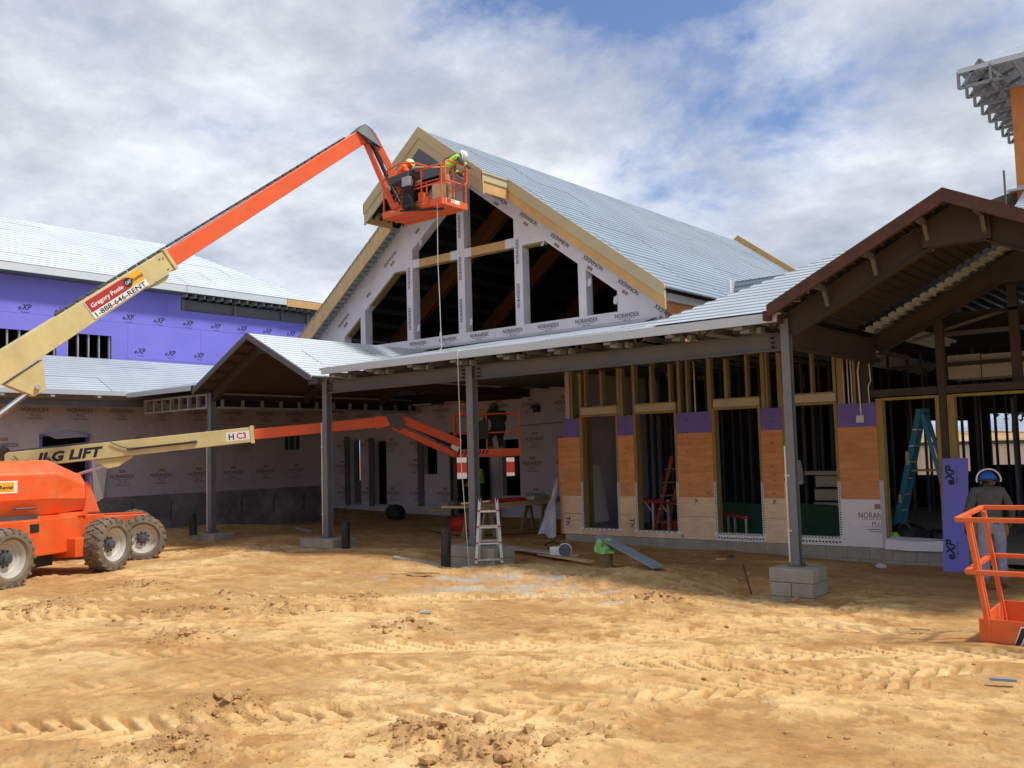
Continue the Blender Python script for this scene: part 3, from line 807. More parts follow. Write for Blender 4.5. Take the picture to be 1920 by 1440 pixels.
for h in EH[:3]:
    mb = MB(); mb.box(h[0] - .24, 20.76, h[1] - .02, h[0], 20.80, h[3] + .06); mb.build('jamb_flashing', m_steel, ew)
    boxes('window_track', m_galv, ew, [(h[0], 20.82, h[3] - .07, h[2], 20.98, h[3]), (h[0], 20.82, h[1], h[2], 20.98, h[1] + .04)])
mb = MB(); mb.box(-20.92, 20.84, .55, -20.32, 20.9, 1.55); mb.build('infill_panel', m_wrapdirty, ew)
mb = MB(); mb.box(-18.05, 20.74, .26, -17.72, 20.79, 2.6); mb.build('pillar_wrap', m_wrapdirty, ew)
boxes('metal_stud', m_steel, ew, [(-24.40, 20.9, .56, -24.22, 21.0, 2.72), (-24.08, 20.9, .56, -23.97, 21.0, 2.72), (-24.22, 20.9, .56, -24.08, 21.0, 1.35)])
for x in (-19.69, -18.06):
    mb = MB(); mb.box(x - .03, 20.72, .26, x + .03, 20.82, 2.83); mb.build('door_jamb', m_steel, ew)
# dark soffit in front
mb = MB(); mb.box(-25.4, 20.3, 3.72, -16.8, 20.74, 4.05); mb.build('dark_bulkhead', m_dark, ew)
for x in (-19.9, -18.6, -22.4):
    mb = MB(); mb.bar((x, 19.4, 3.66), (x + .75, 19.4, 3.66), .05, .04); mb.build('tube_light', m_pale, ew)
lamp = MB(); lamp.box(-16.32, 20.66, 3.30, -16.16, 20.79, 3.46); lamp.box(-16.36, 20.6, 3.40, -16.12, 20.66, 3.50)
tag(lamp.build('wall_lamp', m_black), 'small black wall lamp on the wrapped wall above the far basket', 'lamp')

# ---------------------------------------------------------------- gabled hall
hall = thing('gable_hall', 'tall gabled hall wrapped in printed white sheet with open sloping window bays', 'building', (GX(-12.05), 19.2, 5.2))
APX, APZ, SL = -17.66, 11.11, .75
Yw = 19.2; TH = .29
zr = lambda x: 8.28 - .75 * abs(x + 12.05) - .10
LR = lambda x: 7.321 - .742 * (x + 11.749)
LL = lambda x: 6.58 + .742 * (x + 13.131)
def gpoly(pts, name, m, y=Yw, th=TH):
    mb = MB(); mb.prism([(GX(x), y, GZ(z)) for x, z in pts], (0, th, 0)); return mb.build(name, m, hall)
gpoly([(-11.946, LR(-11.946)), (-8.448, LR(-8.448)), (-8.448, zr(-8.448)), (-11.946, zr(-11.946))], 'wrapped_rake_band', m_wrap)
gpoly([(-8.448, 4.20), (-7.65, 4.20), (-7.65, zr(-7.65)), (-8.448, zr(-8.448))], 'wrapped_wall', m_wrap)
gpoly([(-15.55, LL(-15.55)), (-12.13, LL(-12.13)), (-12.13, zr(-12.13)), (-15.55, zr(-15.55))], 'wrapped_rake_band', m_wrap)
gpoly([(-16.45, 4.20), (-15.55, 4.20), (-15.55, zr(-15.55)), (-16.45, zr(-16.45))], 'wrapped_wall', m_wrap)
gpoly([(-15.55, 4.20), (-8.448, 4.20), (-8.448, 4.52), (-15.55, 4.52)], 'wrapped_sill_band', m_wrap)
for a, b, fn in ((-15.01, -14.862, LL), (-13.571, -13.391, LL), (-10.685, -10.495, LR), (-9.248, -9.085, LR)):
    gpoly([(a, 4.52), (b, 4.52), (b, fn(b)), (a, fn(a))], 'wrapped_post', m_wrap)
gpoly([(-12.13, 4.52), (-11.946, 4.52), (-11.946, zr(-11.946)), (-12.05, 8.18), (-12.13, zr(-12.13))], 'wrapped_post', m_wrap)
gpoly([(-10.495, 6.0), (-9.969, 6.0), (-10.495, LR(-10.495))], 'wrapped_corner', m_wrap)
gpoly([(-13.926, 5.99), (-13.571, 5.99), (-13.571, LL(-13.571))], 'wrapped_corner', m_wrap)
for a, b, wl in ((-13.391, -12.13, 0), (-11.946, -10.685, 1)):
    gpoly([(a, 6.005), (b, 6.005), (b, 6.165), (a, 6.165)], 'window_beam', m_wood2, Yw + .02, TH - .05)
gpoly([(-13.391, 5.998), (-13.2, 5.998), (-13.2, 6.172), (-13.391, 6.172)], 'wrap_lap', m_wrap, Yw + .008, .06)
gpoly([(-12.32, 5.998), (-12.13, 5.998), (-12.13, 6.172), (-12.32, 6.172)], 'wrap_lap', m_wrap, Yw + .008, .06)
gpoly([(-11.946, 5.998), (-11.77, 5.998), (-11.77, 6.172), (-11.946, 6.172)], 'wrap_lap', m_wrap, Yw + .008, .06)
gpoly([(-10.90, 5.998), (-10.685, 5.998), (-10.685, 6.172), (-10.90, 6.172)], 'wrap_lap', m_wrap, Yw + .008, .06)
# bare timber edge trim in the left bays
for (x0, x1) in ((-14.69, -13.93), (-15.49, -15.02)):
    mb = MB(); mb.bar((GX(x0), Yw + .14, GZ(LL(x0)) - .03), (GX(x1), Yw + .14, GZ(LL(x1)) - .03), TH - .04, .05); mb.build('edge_trim', m_treated, hall)
boxes('edge_trim', m_treated, hall, [(GX(-13.92), Yw + .02, GZ(5.96), GX(-13.58), Yw + .26, GZ(5.99)), (GX(-10.49), Yw + .02, GZ(5.965), GX(-9.98), Yw + .26, GZ(6.0))])
# torn flaps of wrap at the bay corners
rng = random.Random(3)
for (x, z) in ((-11.80, 4.72), (-13.24, 4.75), (-9.0, 5.1), (-8.47, 4.72), (-14.75, 5.38), (-13.13, 6.5), (-10.0, 5.98), (-12.62, 4.55), (-15.4, 4.6)):
    mb = MB()
    px, pz = GX(x), GZ(z); r = .12
    mb.add([(px - .12, Yw + .05, pz - r * .6), (px + .02, Yw - .03, pz - r), (px + .06, Yw - .02, pz - .02), (px + .02, Yw + .0, pz + r), (px - .11, Yw + .06, pz + r * .7), (px - .03, Yw + .03, pz)], [(0, 1, 5), (1, 2, 5), (2, 3, 5), (3, 4, 5), (4, 0, 5)])
    mb.build('torn_wrap_flap', m_wrap, hall)
# printed marks
tx = MB()
yf = Yw - .004
for k in range(-5, 5):
    x = GX(-9.10) + k * 1.222
    if GX(-15.4) < x < GX(-8.2): wrapmark(tx, (x, yf, GZ(4.44)), X_, Z_, .70, lg=False)
for x, z0, z1 in ((-15.0 + .05, 4.6, 5.0), (-13.5, 4.7, 6.3), (-12.06, 4.7, 7.2), (-10.61, 4.8, 6.5), (-9.19, 4.9, 5.1)):
    z = GZ(z0) + .1
    while z + .5 < GZ(z1):
        write(tx, 'NORANDEX', (GX(x), yf, z + .3), Z_, V3(-1, 0, 0), width=.68, height=.10, cur=0, bold=.016)
        z += 1.22
dR = V3(1, 0, -.742).normalized(); nR = V3(.742, 0, 1).normalized()
dL = V3(1, 0, .742).normalized(); nL = V3(-.742, 0, 1).normalized()
for k in range(6):
    x = -11.05 + k * .70; z = LR(x) + .155
    c = V3(GX(x), yf, GZ(z))
    write(tx, 'NORANDEX', c + nR * .06, -dR, -nR, width=.70, height=.105, cur=0, bold=.016)
    logo(tx, c - nR * .10, dR, nR, .18, 1)
for k in range(6):
    x = -15.55 + k * .76; z = LL(x) + .34
    c = V3(GX(x), yf, GZ(z))
    if k in (0, 2, 4): write(tx, 'NORANDEX', c + nL * .06, -dL, -nL, width=.66, height=.10, cur=0, bold=.016)
    logo(tx, c - nL * .12, dL, nL, .2, 1)
tx.build('printed_lettering', [m_ink, m_inkred], hall)
# lap of wrap down on to the entry roof, with printed marks
mb = MB(); mb.quad((GX(-16.4), Yw - .005, 5.34), (GX(-7.7), Yw - .005, 5.34), (GX(-7.7), Yw - .62, 5.165), (GX(-16.4), Yw - .62, 5.165)); mb.build('wrap_apron', m_sheet, hall)
# rake boards: wide prow at the ridge, boards further back below it
def rake(x0, x1, y0, y1, ztop, h, m, name):
    zz = lambda x: APZ - SL * abs(x - APX) + ztop
    mb = MB(); mb.prism([(x0, y0, zz(x0) - h), (x1, y0, zz(x1) - h), (x1, y0, zz(x1)), (x0, y0, zz(x0))], (0, y1 - y0, 0)); return mb.build(name, m, hall)
PR = 2.31
YP, YR = 17.59, 18.61
for sg in (-1, 1):
    xs = sorted((APX, APX + sg * PR))
    rake(xs[0], xs[1], YP, YP + .03, .12, .33, m_tan, 'rake_trim')
    rake(xs[0], xs[1], YP + .03, YP + .075, .11, .62, m_tan if sg else m_wood2, 'rake_board')
    xe = APX + sg * (PR - .02); zt = APZ - SL * PR + .10
    mb = MB(); mb.box(min(xe, xe + sg * .03), YP + .0, zt - .26, max(xe, xe + sg * .03), YR - .001, zt); mb.build('return_trim', m_tan, hall)
    mb = MB(); mb.box(min(xe - sg * .06, xe), YP + .08, zt - .55, max(xe - sg * .06, xe - sg * .001), YR + .05, zt - .262); mb.build('return_board', m_wood2, hall)
    # prow soffit and boards
    xe = APX + sg * 6.95
    xs = sorted((APX + sg * (PR + .012), xe))
    if sg > 0: rake(xs[0], xs[1], YR, YR + .03, .12, .34, m_tan, 'rake_trim')
    rake(xs[0], xs[1], YR + .032, YR + .08, .11, .60, m_wood2 if sg > 0 else m_wood, 'rake_board')
    # lookouts under the overhang
    n = 26
    for k in range(n):
        x = APX + sg * (PR + .25 + (6.7 - PR - .3) * k / (n - 1))
        z = APZ - SL * abs(x - APX) - .1
        mb = MB(); mb.box(x - .03, YR + .09, z - .16, x + .03, Yw, z); mb.build('lookout', m_galv, hall)
    mb = MB()
    x0, x1 = APX + sg * .02, APX + sg * 6.9
    za = lambda x: APZ - SL * abs(x - APX) - .06
    mb.quad((x0, YP + .08, za(x0)), (APX + sg * PR, YP + .08, za(APX + sg * PR)), (APX + sg * PR, Yw, za(APX + sg * PR)), (x0, Yw, za(x0)))
    mb.quad((APX + sg * PR, YR + .08, za(APX + sg * PR)), (x1, YR + .08, za(x1)), (x1, Yw, za(x1)), (APX + sg * PR, Yw, za(APX + sg * PR)))
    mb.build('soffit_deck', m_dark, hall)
    mb = MB()
    for k in range(5):
        yy = YP + .25 + k * .3
        e_ = PR - .12; mb.prism([(APX + sg * .05, yy, za(APX) - .35), (APX + sg * e_, yy, za(APX + sg * e_) - .35), (APX + sg * e_, yy, za(APX + sg * e_) - .25), (APX + sg * .05, yy, za(APX) - .25)], (0, .04, 0)); mb.build('prow_purlin', m_dark, hall); mb = MB()
mb = MB(); mb.prism([(APX - 1.2, YP + .02, APZ - 1.4), (APX + 1.2, YP + .02, APZ - 1.4), (APX, YP + .02, APZ - .5)], (0, .06, 0)); mb.build('prow_panel', m_steel, hall)
# main roof
RD = V3(1, 0, -SL).normalized(); LD = V3(-1, 0, -SL).normalized()
mlen = 6.98 * math.sqrt(1 + SL * SL)
slp = math.sqrt(1 + SL * SL)
deck(hall, (APX, 0, APZ + .01), Y_, RD, V3(SL, 0, 1), mlen, lambda v: YP if v / slp < PR else YR, lambda v: 37.3, m_deckmain, brk=(6.4, 1.6), pitch=.24, hgt=.042, sheet=4)
deck(hall, (APX, 0, APZ + .01), Y_, LD, V3(-SL, 0, 1), mlen, lambda v: YP if v / slp < PR else YR, lambda v: 37.3, m_deckmain, brk=(6.4, 1.6), pitch=.24, hgt=.042, sheet=4)
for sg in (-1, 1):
    mb = MB(); mb.quad((APX, Yw + .05, APZ - .03), (APX + sg * 6.5, Yw + .05, APZ - .03 - SL * 6.5), (APX + sg * 6.5, 37.0, APZ - .03 - SL * 6.5), (APX, 37.0, APZ - .03)); mb.build('added_shade_sheet', m_dark, hall)  # dark sheet added below the deck so the hall inside reads as shaded
for sg in (-1, 1):
    x1 = APX + sg * 7.1
    mb = MB(); mb.prism([(APX, 37.3, APZ - .2), (x1, 37.3, APZ - SL * 7.1 - .2), (x1, 37.3, APZ - SL * 7.1 + .32), (APX, 37.3, APZ + .34)], (0, .08, 0)); mb.build('rear_rake_board', m_wood2, hall)
mb = MB(); mb.prism([(APX - 6.6, 37.0, .3), (APX + 6.6, 37.0, .3), (APX + 6.6, 37.0, APZ - SL * 6.6 - .1), (APX, 37.0, APZ - .1), (APX - 6.6, 37.0, APZ - SL * 6.6 - .1)], (0, .2, 0)); mb.build('rear_wall', m_dark, hall)
# side walls: right one shows orange board
SX = GX(-7.65)
y = Yw + TH
while y < 36.9:
    y1 = min(y + 2.44, 36.9)
    mb = MB(); mb.box(SX - .05, y + .004, 3.9, SX, y1 - .004, 5.74); mb.build('side_sheathing_board', m_osb, hall); y = y1
mb = MB(); mb.box(SX - .02, Yw + .3, 5.745, SX + .14, 37, 5.93); mb.build('eave_beam', m_wrap, hall)
boxes('inner_side_wall', m_dark, hall, [(SX - .3, 21.05, .3, SX - .12, 37, 5.7)])
mb = MB(); wall(mb, 'X', GX(-16.45) + .2, GX(-16.45), [21.05, 37], [.3, 6.1], [(25.2, 1.2, 26.3, 2.1), (28.3, 1.2, 29.2, 1.95)]); mb.build('inner_side_wall', m_dark, hall)
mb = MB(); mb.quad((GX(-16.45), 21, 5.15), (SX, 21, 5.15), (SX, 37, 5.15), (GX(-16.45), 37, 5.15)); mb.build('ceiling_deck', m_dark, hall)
# glulam frames and purlins inside
for yy in (22.2, 26.0, 29.8, 33.6):
    for sg in (-1, 1):
        mb = MB(); mb.bar((APX, yy, APZ - .62), (APX + sg * 6.4, yy, APZ - SL * 6.4 - .62), .22, .55, up=(0, 0, 1)); mb.build('timber_rafter', m_timber, hall)
for sg in (-1, 1):
    for k in range(12):
        x = APX + sg * (.4 + k * .52)
        z = APZ - SL * abs(x - APX) - .22
        mb = MB(); mb.box(x - .025, 20, z - .16, x + .025, 37, z); mb.build('purlin', m_dgrey, hall)

# ---------------------------------------------------------------- low porch roof in front
pr = thing('porch_roof', 'low metal porch roof with zinc fascia running along the front', 'roof', (-13, 13, 4.0))
ML = .177
PU = V3(0, 1, ML).normalized()
PL = 8.2 * math.sqrt(1 + ML * ML)
for x0, x1 in ((-16.0, -5.5),):
    deck(pr, (0, 12.66, 4.06), X_, PU, V3(0, -ML, 1), PL, lambda v: x0, lambda v: (SX if v > 6.6 else x1), m_deck, brk=(5.0, 1.1))
deck(pr, (0, 12.66, 4.03), X_, PU, V3(0, -ML, 1), PL, lambda v: -25.4, lambda v: -21.0 + max(0, 0) * v, m_deck)
deck(pr, (0, 12.66 + 2.4, 4.03 + 2.4 * ML), X_, PU, V3(0, -ML, 1), PL - 2.45, lambda v: -21.0, lambda v: -16.0, m_deckunder)
mb = MB(); mb.box(-15.72, 12.58, 3.96, -5.42, 12.62, 4.10); mb.build('fascia', m_fascia, pr)
mb = MB(); mb.box(-15.72, 12.62, 4.085, -5.42, 12.75, 4.10); mb.build('fascia_cap', m_deckw, pr)
mb = MB(); mb.box(-24.12, 12.60, 3.94, -20.95, 12.64, 4.07); mb.build('fascia', m_fascia, pr)
k = 0
x = -15.35
while x < -5.6:
    mb = MB(); mb.box(x - .14, 12.66, 3.915, x + .0, 12.80, 3.955); mb.box(x - .10, 12.80, 3.875, x + .04, 12.98, 3.95); mb.box(x + .09, 12.95, 3.87, x + .16, 13.1, 3.96); mb.build('eave_bracket', m_galvd, pr)
    x += 1.17
x = -15.7
while x < -5.6:
    mb = MB(); mb.box(x - .02, 12.8, 3.93, x + .02, 20.6, 4.02 + 0); mb.build('ceiling_joist', m_steel, pr); x += .61
for x in np.arange(-15.6, -5.7, .61):
    mb = MB(); mb.bar((x, 13.35, 3.96), (x, 13.35, 4.15), .03, .04); mb.bar((x, 13.4, 3.96), (x, 14.2, 4.3), .025, .03); mb.build('truss_web', m_stud, pr)
mb = MB(); mb.ibeam((-16.18, 13.2, 3.735), (-5.62, 13.2, 3.735), .15, .27); mb.build('steel_beam', m_steel, pr)
boxes('bolt', m_brown, pr, [(x - .015, 13.115, z - .015, x + .015, 13.19, z + .015) for x in (-16.1, -12.1, -11.7, -5.75) for z in (3.66, 3.73, 3.80)])
boxes('back_panel', m_dark, pr, [(-25.4, 20.75, 4.72, -12.3, 20.79, 5.4)])

# ---------------------------------------------------------------- ladder-like soffit framing at the left of the entry
sf = thing('soffit_framing', 'ladder like metal stud framing hanging under the left porch roof', 'framing', (-20.9, 16, 3.5))
mb = MB(); mb.box(-20.98, 13.4, 3.855, -20.86, 20.6, 3.90); mb.build('track', m_galv, sf)
mb = MB(); mb.box(-20.98, 13.4, 3.50, -20.86, 20.6, 3.55); mb.build('track', m_galv, sf)
for yy in np.arange(13.5, 20.6, .61):
    mb = MB(); mb.box(-20.97, yy, 3.55, -20.87, yy + .045, 3.855); mb.build('stud', m_galv, sf)
mb = MB(); mb.box(-24.1, 13.1, 3.84, -20.99, 13.22, 3.88); mb.build('track', m_galv, sf)
mb = MB(); mb.box(-24.1, 13.1, 3.50, -20.99, 13.22, 3.54); mb.build('track', m_galv, sf)
for xx in np.arange(-24.05, -21.0, .43):
    mb = MB(); mb.box(xx, 13.11, 3.54, xx + .045, 13.21, 3.84); mb.build('stud', m_galv, sf)
mb = MB(); mb.box(-25.4, 13.3, 3.90, -21.0, 20.6, 3.94); mb.build('soffit_deck', m_deckunder, sf)
mb = MB(); mb.box(-21.2, 13.4, 3.56, -21.05, 20.6, 3.86); mb.build('dark_backing', m_dark, sf)

# ---------------------------------------------------------------- small gabled porch roof
sg_ = thing('small_gable_porch', 'small gabled porch roof with dark brown underside and pale metal deck top', 'roof', (-18.58, 12.7, 3.9))
SC, SZ, SH = -18.58, 5.12, 2.36
sl5 = math.sqrt(1.25)
for sg in (-1, 1):
    deck(sg_, (SC, 0, SZ), Y_, V3(sg, 0, -.5), V3(sg * .5, 0, 1), SH * sl5, lambda v: 12.72, lambda v: 19.15, m_deckw if sg > 0 else m_deck, brk=(3.2, .8))
    mb = MB(); mb.prism([(SC, 12.66, SZ - .10), (SC + sg * SH, 12.66, SZ - .10 - SH * .5), (SC + sg * SH, 12.66, SZ + .045 - SH * .5), (SC, 12.66, SZ + .05)], (0, .05, 0)); mb.build('rake_channel', m_steel, sg_)
    mb = MB(); mb.quad((SC, 12.72, SZ - .03), (SC + sg * SH, 12.72, SZ - .03 - SH * .5), (SC + sg * SH, 19.1, SZ - .03 - SH * .5), (SC, 19.1, SZ - .03)); mb.build('deck_underside', m_deckunder, sg_)
    for yy in (13.2, 16.1, 18.9):
        mb = MB(); mb.ibeam((SC, yy, SZ - .18), (SC + sg * SH * .97, yy, SZ - .18 - SH * .485), .14, .26); mb.build('rafter', m_brown, sg_)
    for k in range(6):
        u = .25 + k * .4
        mb = MB(); mb.box(SC + sg * u - .03, 12.72, SZ - .10 - u * .5, SC + sg * u + .03, 13.1, SZ - .04 - u * .5); mb.build('outrigger', m_brown, sg_)
    mb = MB(); mb.ibeam((SC + sg * 2.29, 13.2, 3.85), (SC + sg * 2.29, 20.5, 3.85), .14, .24); mb.build('eave_beam', m_brown, sg_)
for yy in (13.2, 16.1, 18.9):
    mb = MB(); mb.prism([(SC - .3, yy - .08, SZ - .42), (SC + .3, yy - .08, SZ - .42), (SC + .3, yy - .08, SZ - .22), (SC, yy - .08, SZ - .06), (SC - .3, yy - .08, SZ - .22)], (0, .16, 0)); mb.build('gusset', m_brown, sg_)
mb = MB(); mb.box(SC + SH - .05, 12.66, SZ - SH * .5 - .16, SC + SH + .28, 12.72, SZ - SH * .5 - .05); mb.build('eave_outrigger', m_brown, sg_)

# ---------------------------------------------------------------- hip roof of the right wing
hr = thing('hip_roof', 'ribbed metal hip roof rising to the right behind the dark gable', 'roof', (-4, 15, 4.1))
HU = V3(0, 1, .5).normalized()
deck(hr, (0, 12.66, 4.10), X_, HU, V3(0, -.5, 1), 8.4 * sl5, lambda v: -7.72 + (v / sl5) * 1.03, lambda v: -5.46 + max(0, v / sl5 - .1) * 1.0 if v / sl5 < 2.5 else (-5.0 if 3.1 < v / sl5 < 4.4 else 3.0), m_deck, brk=(4.3, 1.1))
mb = MB(); mb.quad((-7.7, 12.68, 4.08), (.6, 20.9, 8.2), (.6, 30, 8.2), (-7.7, 30, 4.08)); mb.build('left_slope', m_deck, hr)
deck(hr, (0, 12.66, 4.10), X_, HU, V3(0, -.5, 1), 8.4 * sl5, lambda v: -2.9, lambda v: (3.0 if 3.1 < v / sl5 < 4.4 else -3.0), m_deck)
# small cricket roof behind the hip
boxes('cricket_post', m_wrap, hr, [(-9.46, 19.3, 5.5, -9.38, 19.38, 5.99)])
deck(hr, (0, 19.4, 5.50), X_, V3(0, .35, 1), V3(0, -1, .35), .50, lambda v: -9.38, lambda v: -6.6, m_greyboard, pitch=.125, hgt=.02)
mb = MB(); mb.tube([(-2.75, 14.6, 5.2), (-2.75, 14.6, 6.05)], .015, 6); mb.build('rod', m_steel, hr)

# ---------------------------------------------------------------- tower
tw = thing('roof_tower', 'orange sheathed tower with galvanised roof trusses overhanging at the eave', 'tower', (-1, 19, 6.4))
TX0, TY0 = -3.08, 17.3
for i in range(3):
    for j in range(2):
        mb = MB(); mb.box(TX0 + i * 1.5 + .003, TY0, 6.0 + j * 1.22, TX0 + (i + 1) * 1.5 - .003, TY0 + .05, 6.0 + (j + 1) * 1.22 - .004 - (0.28 if j else 0)); mb.build('sheathing_board', m_osb, tw)
boxes('side_sheathing', m_osb, tw, [(TX0, TY0 + .052, 6.0, TX0 + .05, TY0 + 4.44, 8.15), (TX0 + 4.4, TY0 + .052, 6.0, TX0 + 4.45, TY0 + 4.44, 8.15), (TX0, TY0 + 4.45, 6, TX0 + 4.5, TY0 + 4.5, 8.15)])
EX, EY, EZ = TX0 - .66, TY0 - .62, 8.45
deck(tw, (0, EY, EZ), X_, HU, V3(0, -.5, 1), 2.9 * sl5, lambda v: EX + v / sl5, lambda v: EX + 5.8 - v / sl5, m_deck)
deck(tw, (EX, 0, EZ), V3(0, 1, 0), V3(1, 0, .5), V3(-.5, 0, 1), 2.9 * sl5, lambda v: EY + v / sl5, lambda v: EY + 5.8 - v / sl5, m_deck)
mb = MB(); mb.box(EX, EY - .02, EZ - .05, EX + 5.8, EY + .01, EZ + .03); mb.build('eave_channel', m_fascia, tw)
mb = MB(); mb.quad((EX, EY + .02, EZ - .02), (EX + 5.8, EY + .02, EZ - .02), (EX + 2.9, EY + 2.9, EZ + 1.4), (EX + 2.9, EY + 2.9, EZ + 1.4)); mb.build('deck_underside', m_galvd, tw)
for k in range(8):
    yy = EY + .02 + k * .55
    mb = MB()
    for p, q in (((EX, yy, EZ - .01), (EX, yy, EZ - .3)), ((EX, yy, EZ - .29), (TX0, yy, EZ - .29)), ((EX + .02, yy, EZ - .05), (TX0, yy, EZ + (.22 if k > 1 else -.05))), ((EX + .06, yy, EZ - .28), (EX + .35, yy, EZ + .12)), ((EX + .35, yy, EZ + .1), (TX0, yy, EZ - .28))):
        mb.bar(p, q, .045, .05)
    mb.build('truss_tail', m_galvd, tw)
for k in range(9):
    xx = EX + .5 + k * .55
    mb = MB()
    for p, q in (((xx, EY, EZ - .01), (xx, EY, EZ - .3)), ((xx, EY, EZ - .29), (xx, TY0, EZ - .29)), ((xx, EY + .02, EZ - .05), (xx, TY0, EZ + (.22 if xx > EX + .9 else -.05))), ((xx, EY + .06, EZ - .28), (xx, EY + .35, EZ + .12)), ((xx, EY + .35, EZ + .1), (xx, TY0, EZ - .28))):
        mb.bar(p, q, .045, .05)
    mb.build('truss_tail', m_galvd, tw)

# ---------------------------------------------------------------- steel columns on block piers
def column(x, y, zt, b, pier, name_label, pier_label, conduit=True, dug=None):
    zb = pier[4]
    t = thing('steel_column', name_label, 'column', (x, y, zb), 'steel porch columns on block piers')
    mb = MB(); mb.ibeam((x, y, zb + .02), (x, y, zt), b, b, .012, .009, up=(0, 1, 0)); mb.build('shaft', m_steelb, t)
    mb = MB(); mb.box(x - b * .8, y - b * .8, zb, x + b * .8, y + b * .8, zb + .018); mb.build('base_plate', m_steel, t)
    for sx_ in (-1, 1):
        for sy_ in (-1, 1):
            mb = MB(); mb.tube([(x + sx_ * b * .62, y + sy_ * b * .62, zb + .018), (x + sx_ * b * .62, y + sy_ * b * .62, zb + .06)], .014, 6); mb.build('anchor_bolt', m_steel, t)
    if conduit:
        mb = MB(); cx = x - b * .62
        mb.tube([(cx, y - b * .55, zb - .1), (cx - .0, y - b * .55, zb + 1.0), (cx - .0, y - b * .55, zb + conduit)], .016, 8); mb.build('conduit', m_alu, t)
        mb = MB()
        for zz in (.5, 1.3, 2.0):
            if zz < conduit: mb.box(cx - .03, y - b * .62, zb + zz, cx + .06, y - b * .50, zb + zz + .03)
        mb.build('conduit_strap', m_galv, t)
    p = thing('block_pier', pier_label, 'pier', ((pier[0] + pier[1]) / 2, (pier[2] + pier[3]) / 2, zb - .41), 'concrete block piers under the porch columns')
    z = zb - .6
    for c in (1, 0, 1):
        n = 2
        for i in range(n):
            if c % 2 == 0:
                x0 = pier[0] + (pier[1] - pier[0]) * i / n; x1 = pier[0] + (pier[1] - pier[0]) * (i + 1) / n
                a = (x0 + .004, pier[2], z + .003, x1 - .004, pier[3], z + .196)
            else:
                y0 = pier[2] + (pier[3] - pier[2]) * i / n; y1 = pier[2] + (pier[3] - pier[2]) * (i + 1) / n
                a = (pier[0] - .005, y0 + .004, z + .003, pier[1] + .005, y1 - .004, z + .197)
            mb = MB(); mb.box(*a); mb.build('block', m_conc, p, bevel=.008)
        z += .2
column(-20.9, 13.2, 3.9, .15, (-21.35, -20.35, 12.9, 13.5, .34), 'leftmost steel porch column under the left end of the small gable', 'low block pier under the leftmost porch column', 2.6)
column(-16.3, 13.2, 4.0, .15, (-16.85, -15.75, 12.85, 13.55, .40), 'steel porch column at the right foot of the small gable', 'block pier with a black pipe standing against it', 2.55)
column(-11.92, 13.2, 3.87, .16, (-12.5, -11.2, 12.9, 13.5, .42), 'steel porch column standing behind the white step ladder', 'block pier half sunk in a hollow behind the white ladder', False)
column(-5.48, 13.05, 4.05, .125, (-5.77, -5.13, 12.72, 13.28, .42), 'steel porch column at the left corner of the big dark gable', 'exposed two course block pier nearest the camera under the dark gable', 1.75)

# ---------------------------------------------------------------- framed wing wall
fw = thing('framed_wing', 'open framed wall with orange plywood panels and tall empty window openings', 'building', (-9, 17, .0))
Yf = 17.0
def fbox(name, x0, z0, x1, z1, m, y0=Yf, y1=Yf + .1, **kw):
    mb = MB(); mb.box(x0, y0, z0, x1, y1, z1); return mb.build(name, m, fw, **kw)
PAN = [(-12.69, -12.08), (-11.06, -10.66), (-9.60, -8.79), (-7.73, -7.30), (-6.225, -5.515)]
WIN = [(-12.08, -11.06), (-10.66, -9.60), (-8.79, -7.73), (-7.30, -6.225)]
for i, (a, b) in enumerate(PAN):
    fbox('purple_panel', a + (.13 if i == 0 else .005), 2.47, b - .005, 2.905, m_purpled, Yf - .012, Yf + .02)
    fbox('plywood_panel', a, 1.165, b, 2.475, m_ply, Yf - .035, Yf - .014)
    if i < 4:
        a2 = a + (.08 if i == 0 else 0)
        fbox('foam_panel', a2, .765, b, 1.16, m_foam, Yf - .03, Yf + .02)
        fbox('foam_panel', a2, .30, b, .758, m_foam, Yf - .03, Yf + .02)
    else:
        fbox('wrapped_panel', a - .02, .30, b, 1.16, m_wrap, Yf - .03, Yf + .02)
fbox('corner_board', -12.68, .3, -12.61, 1.16, m_ply, Yf - .03, Yf + .1)
# nail dimples on plywood and purple panels
mb = MB()
rng = random.Random(5)
for (a, b) in PAN[1:4]:
    for xx in ((a + (b - a) * .3, a + (b - a) * .82) if b - a > .6 else (a + (b - a) * .5,)):
        z = 1.25
        while z < 2.85:
            r = rng.uniform(.006, .013); x = xx + rng.uniform(-.02, .02)
            y = Yf - .0365 if z < 2.46 else Yf - .0135
            rect(mb, (x, y, z), X_, Z_, r * 2, r * 2.2); z += rng.uniform(.10, .2)
mb.build('nail_head', m_inkbk, fw)
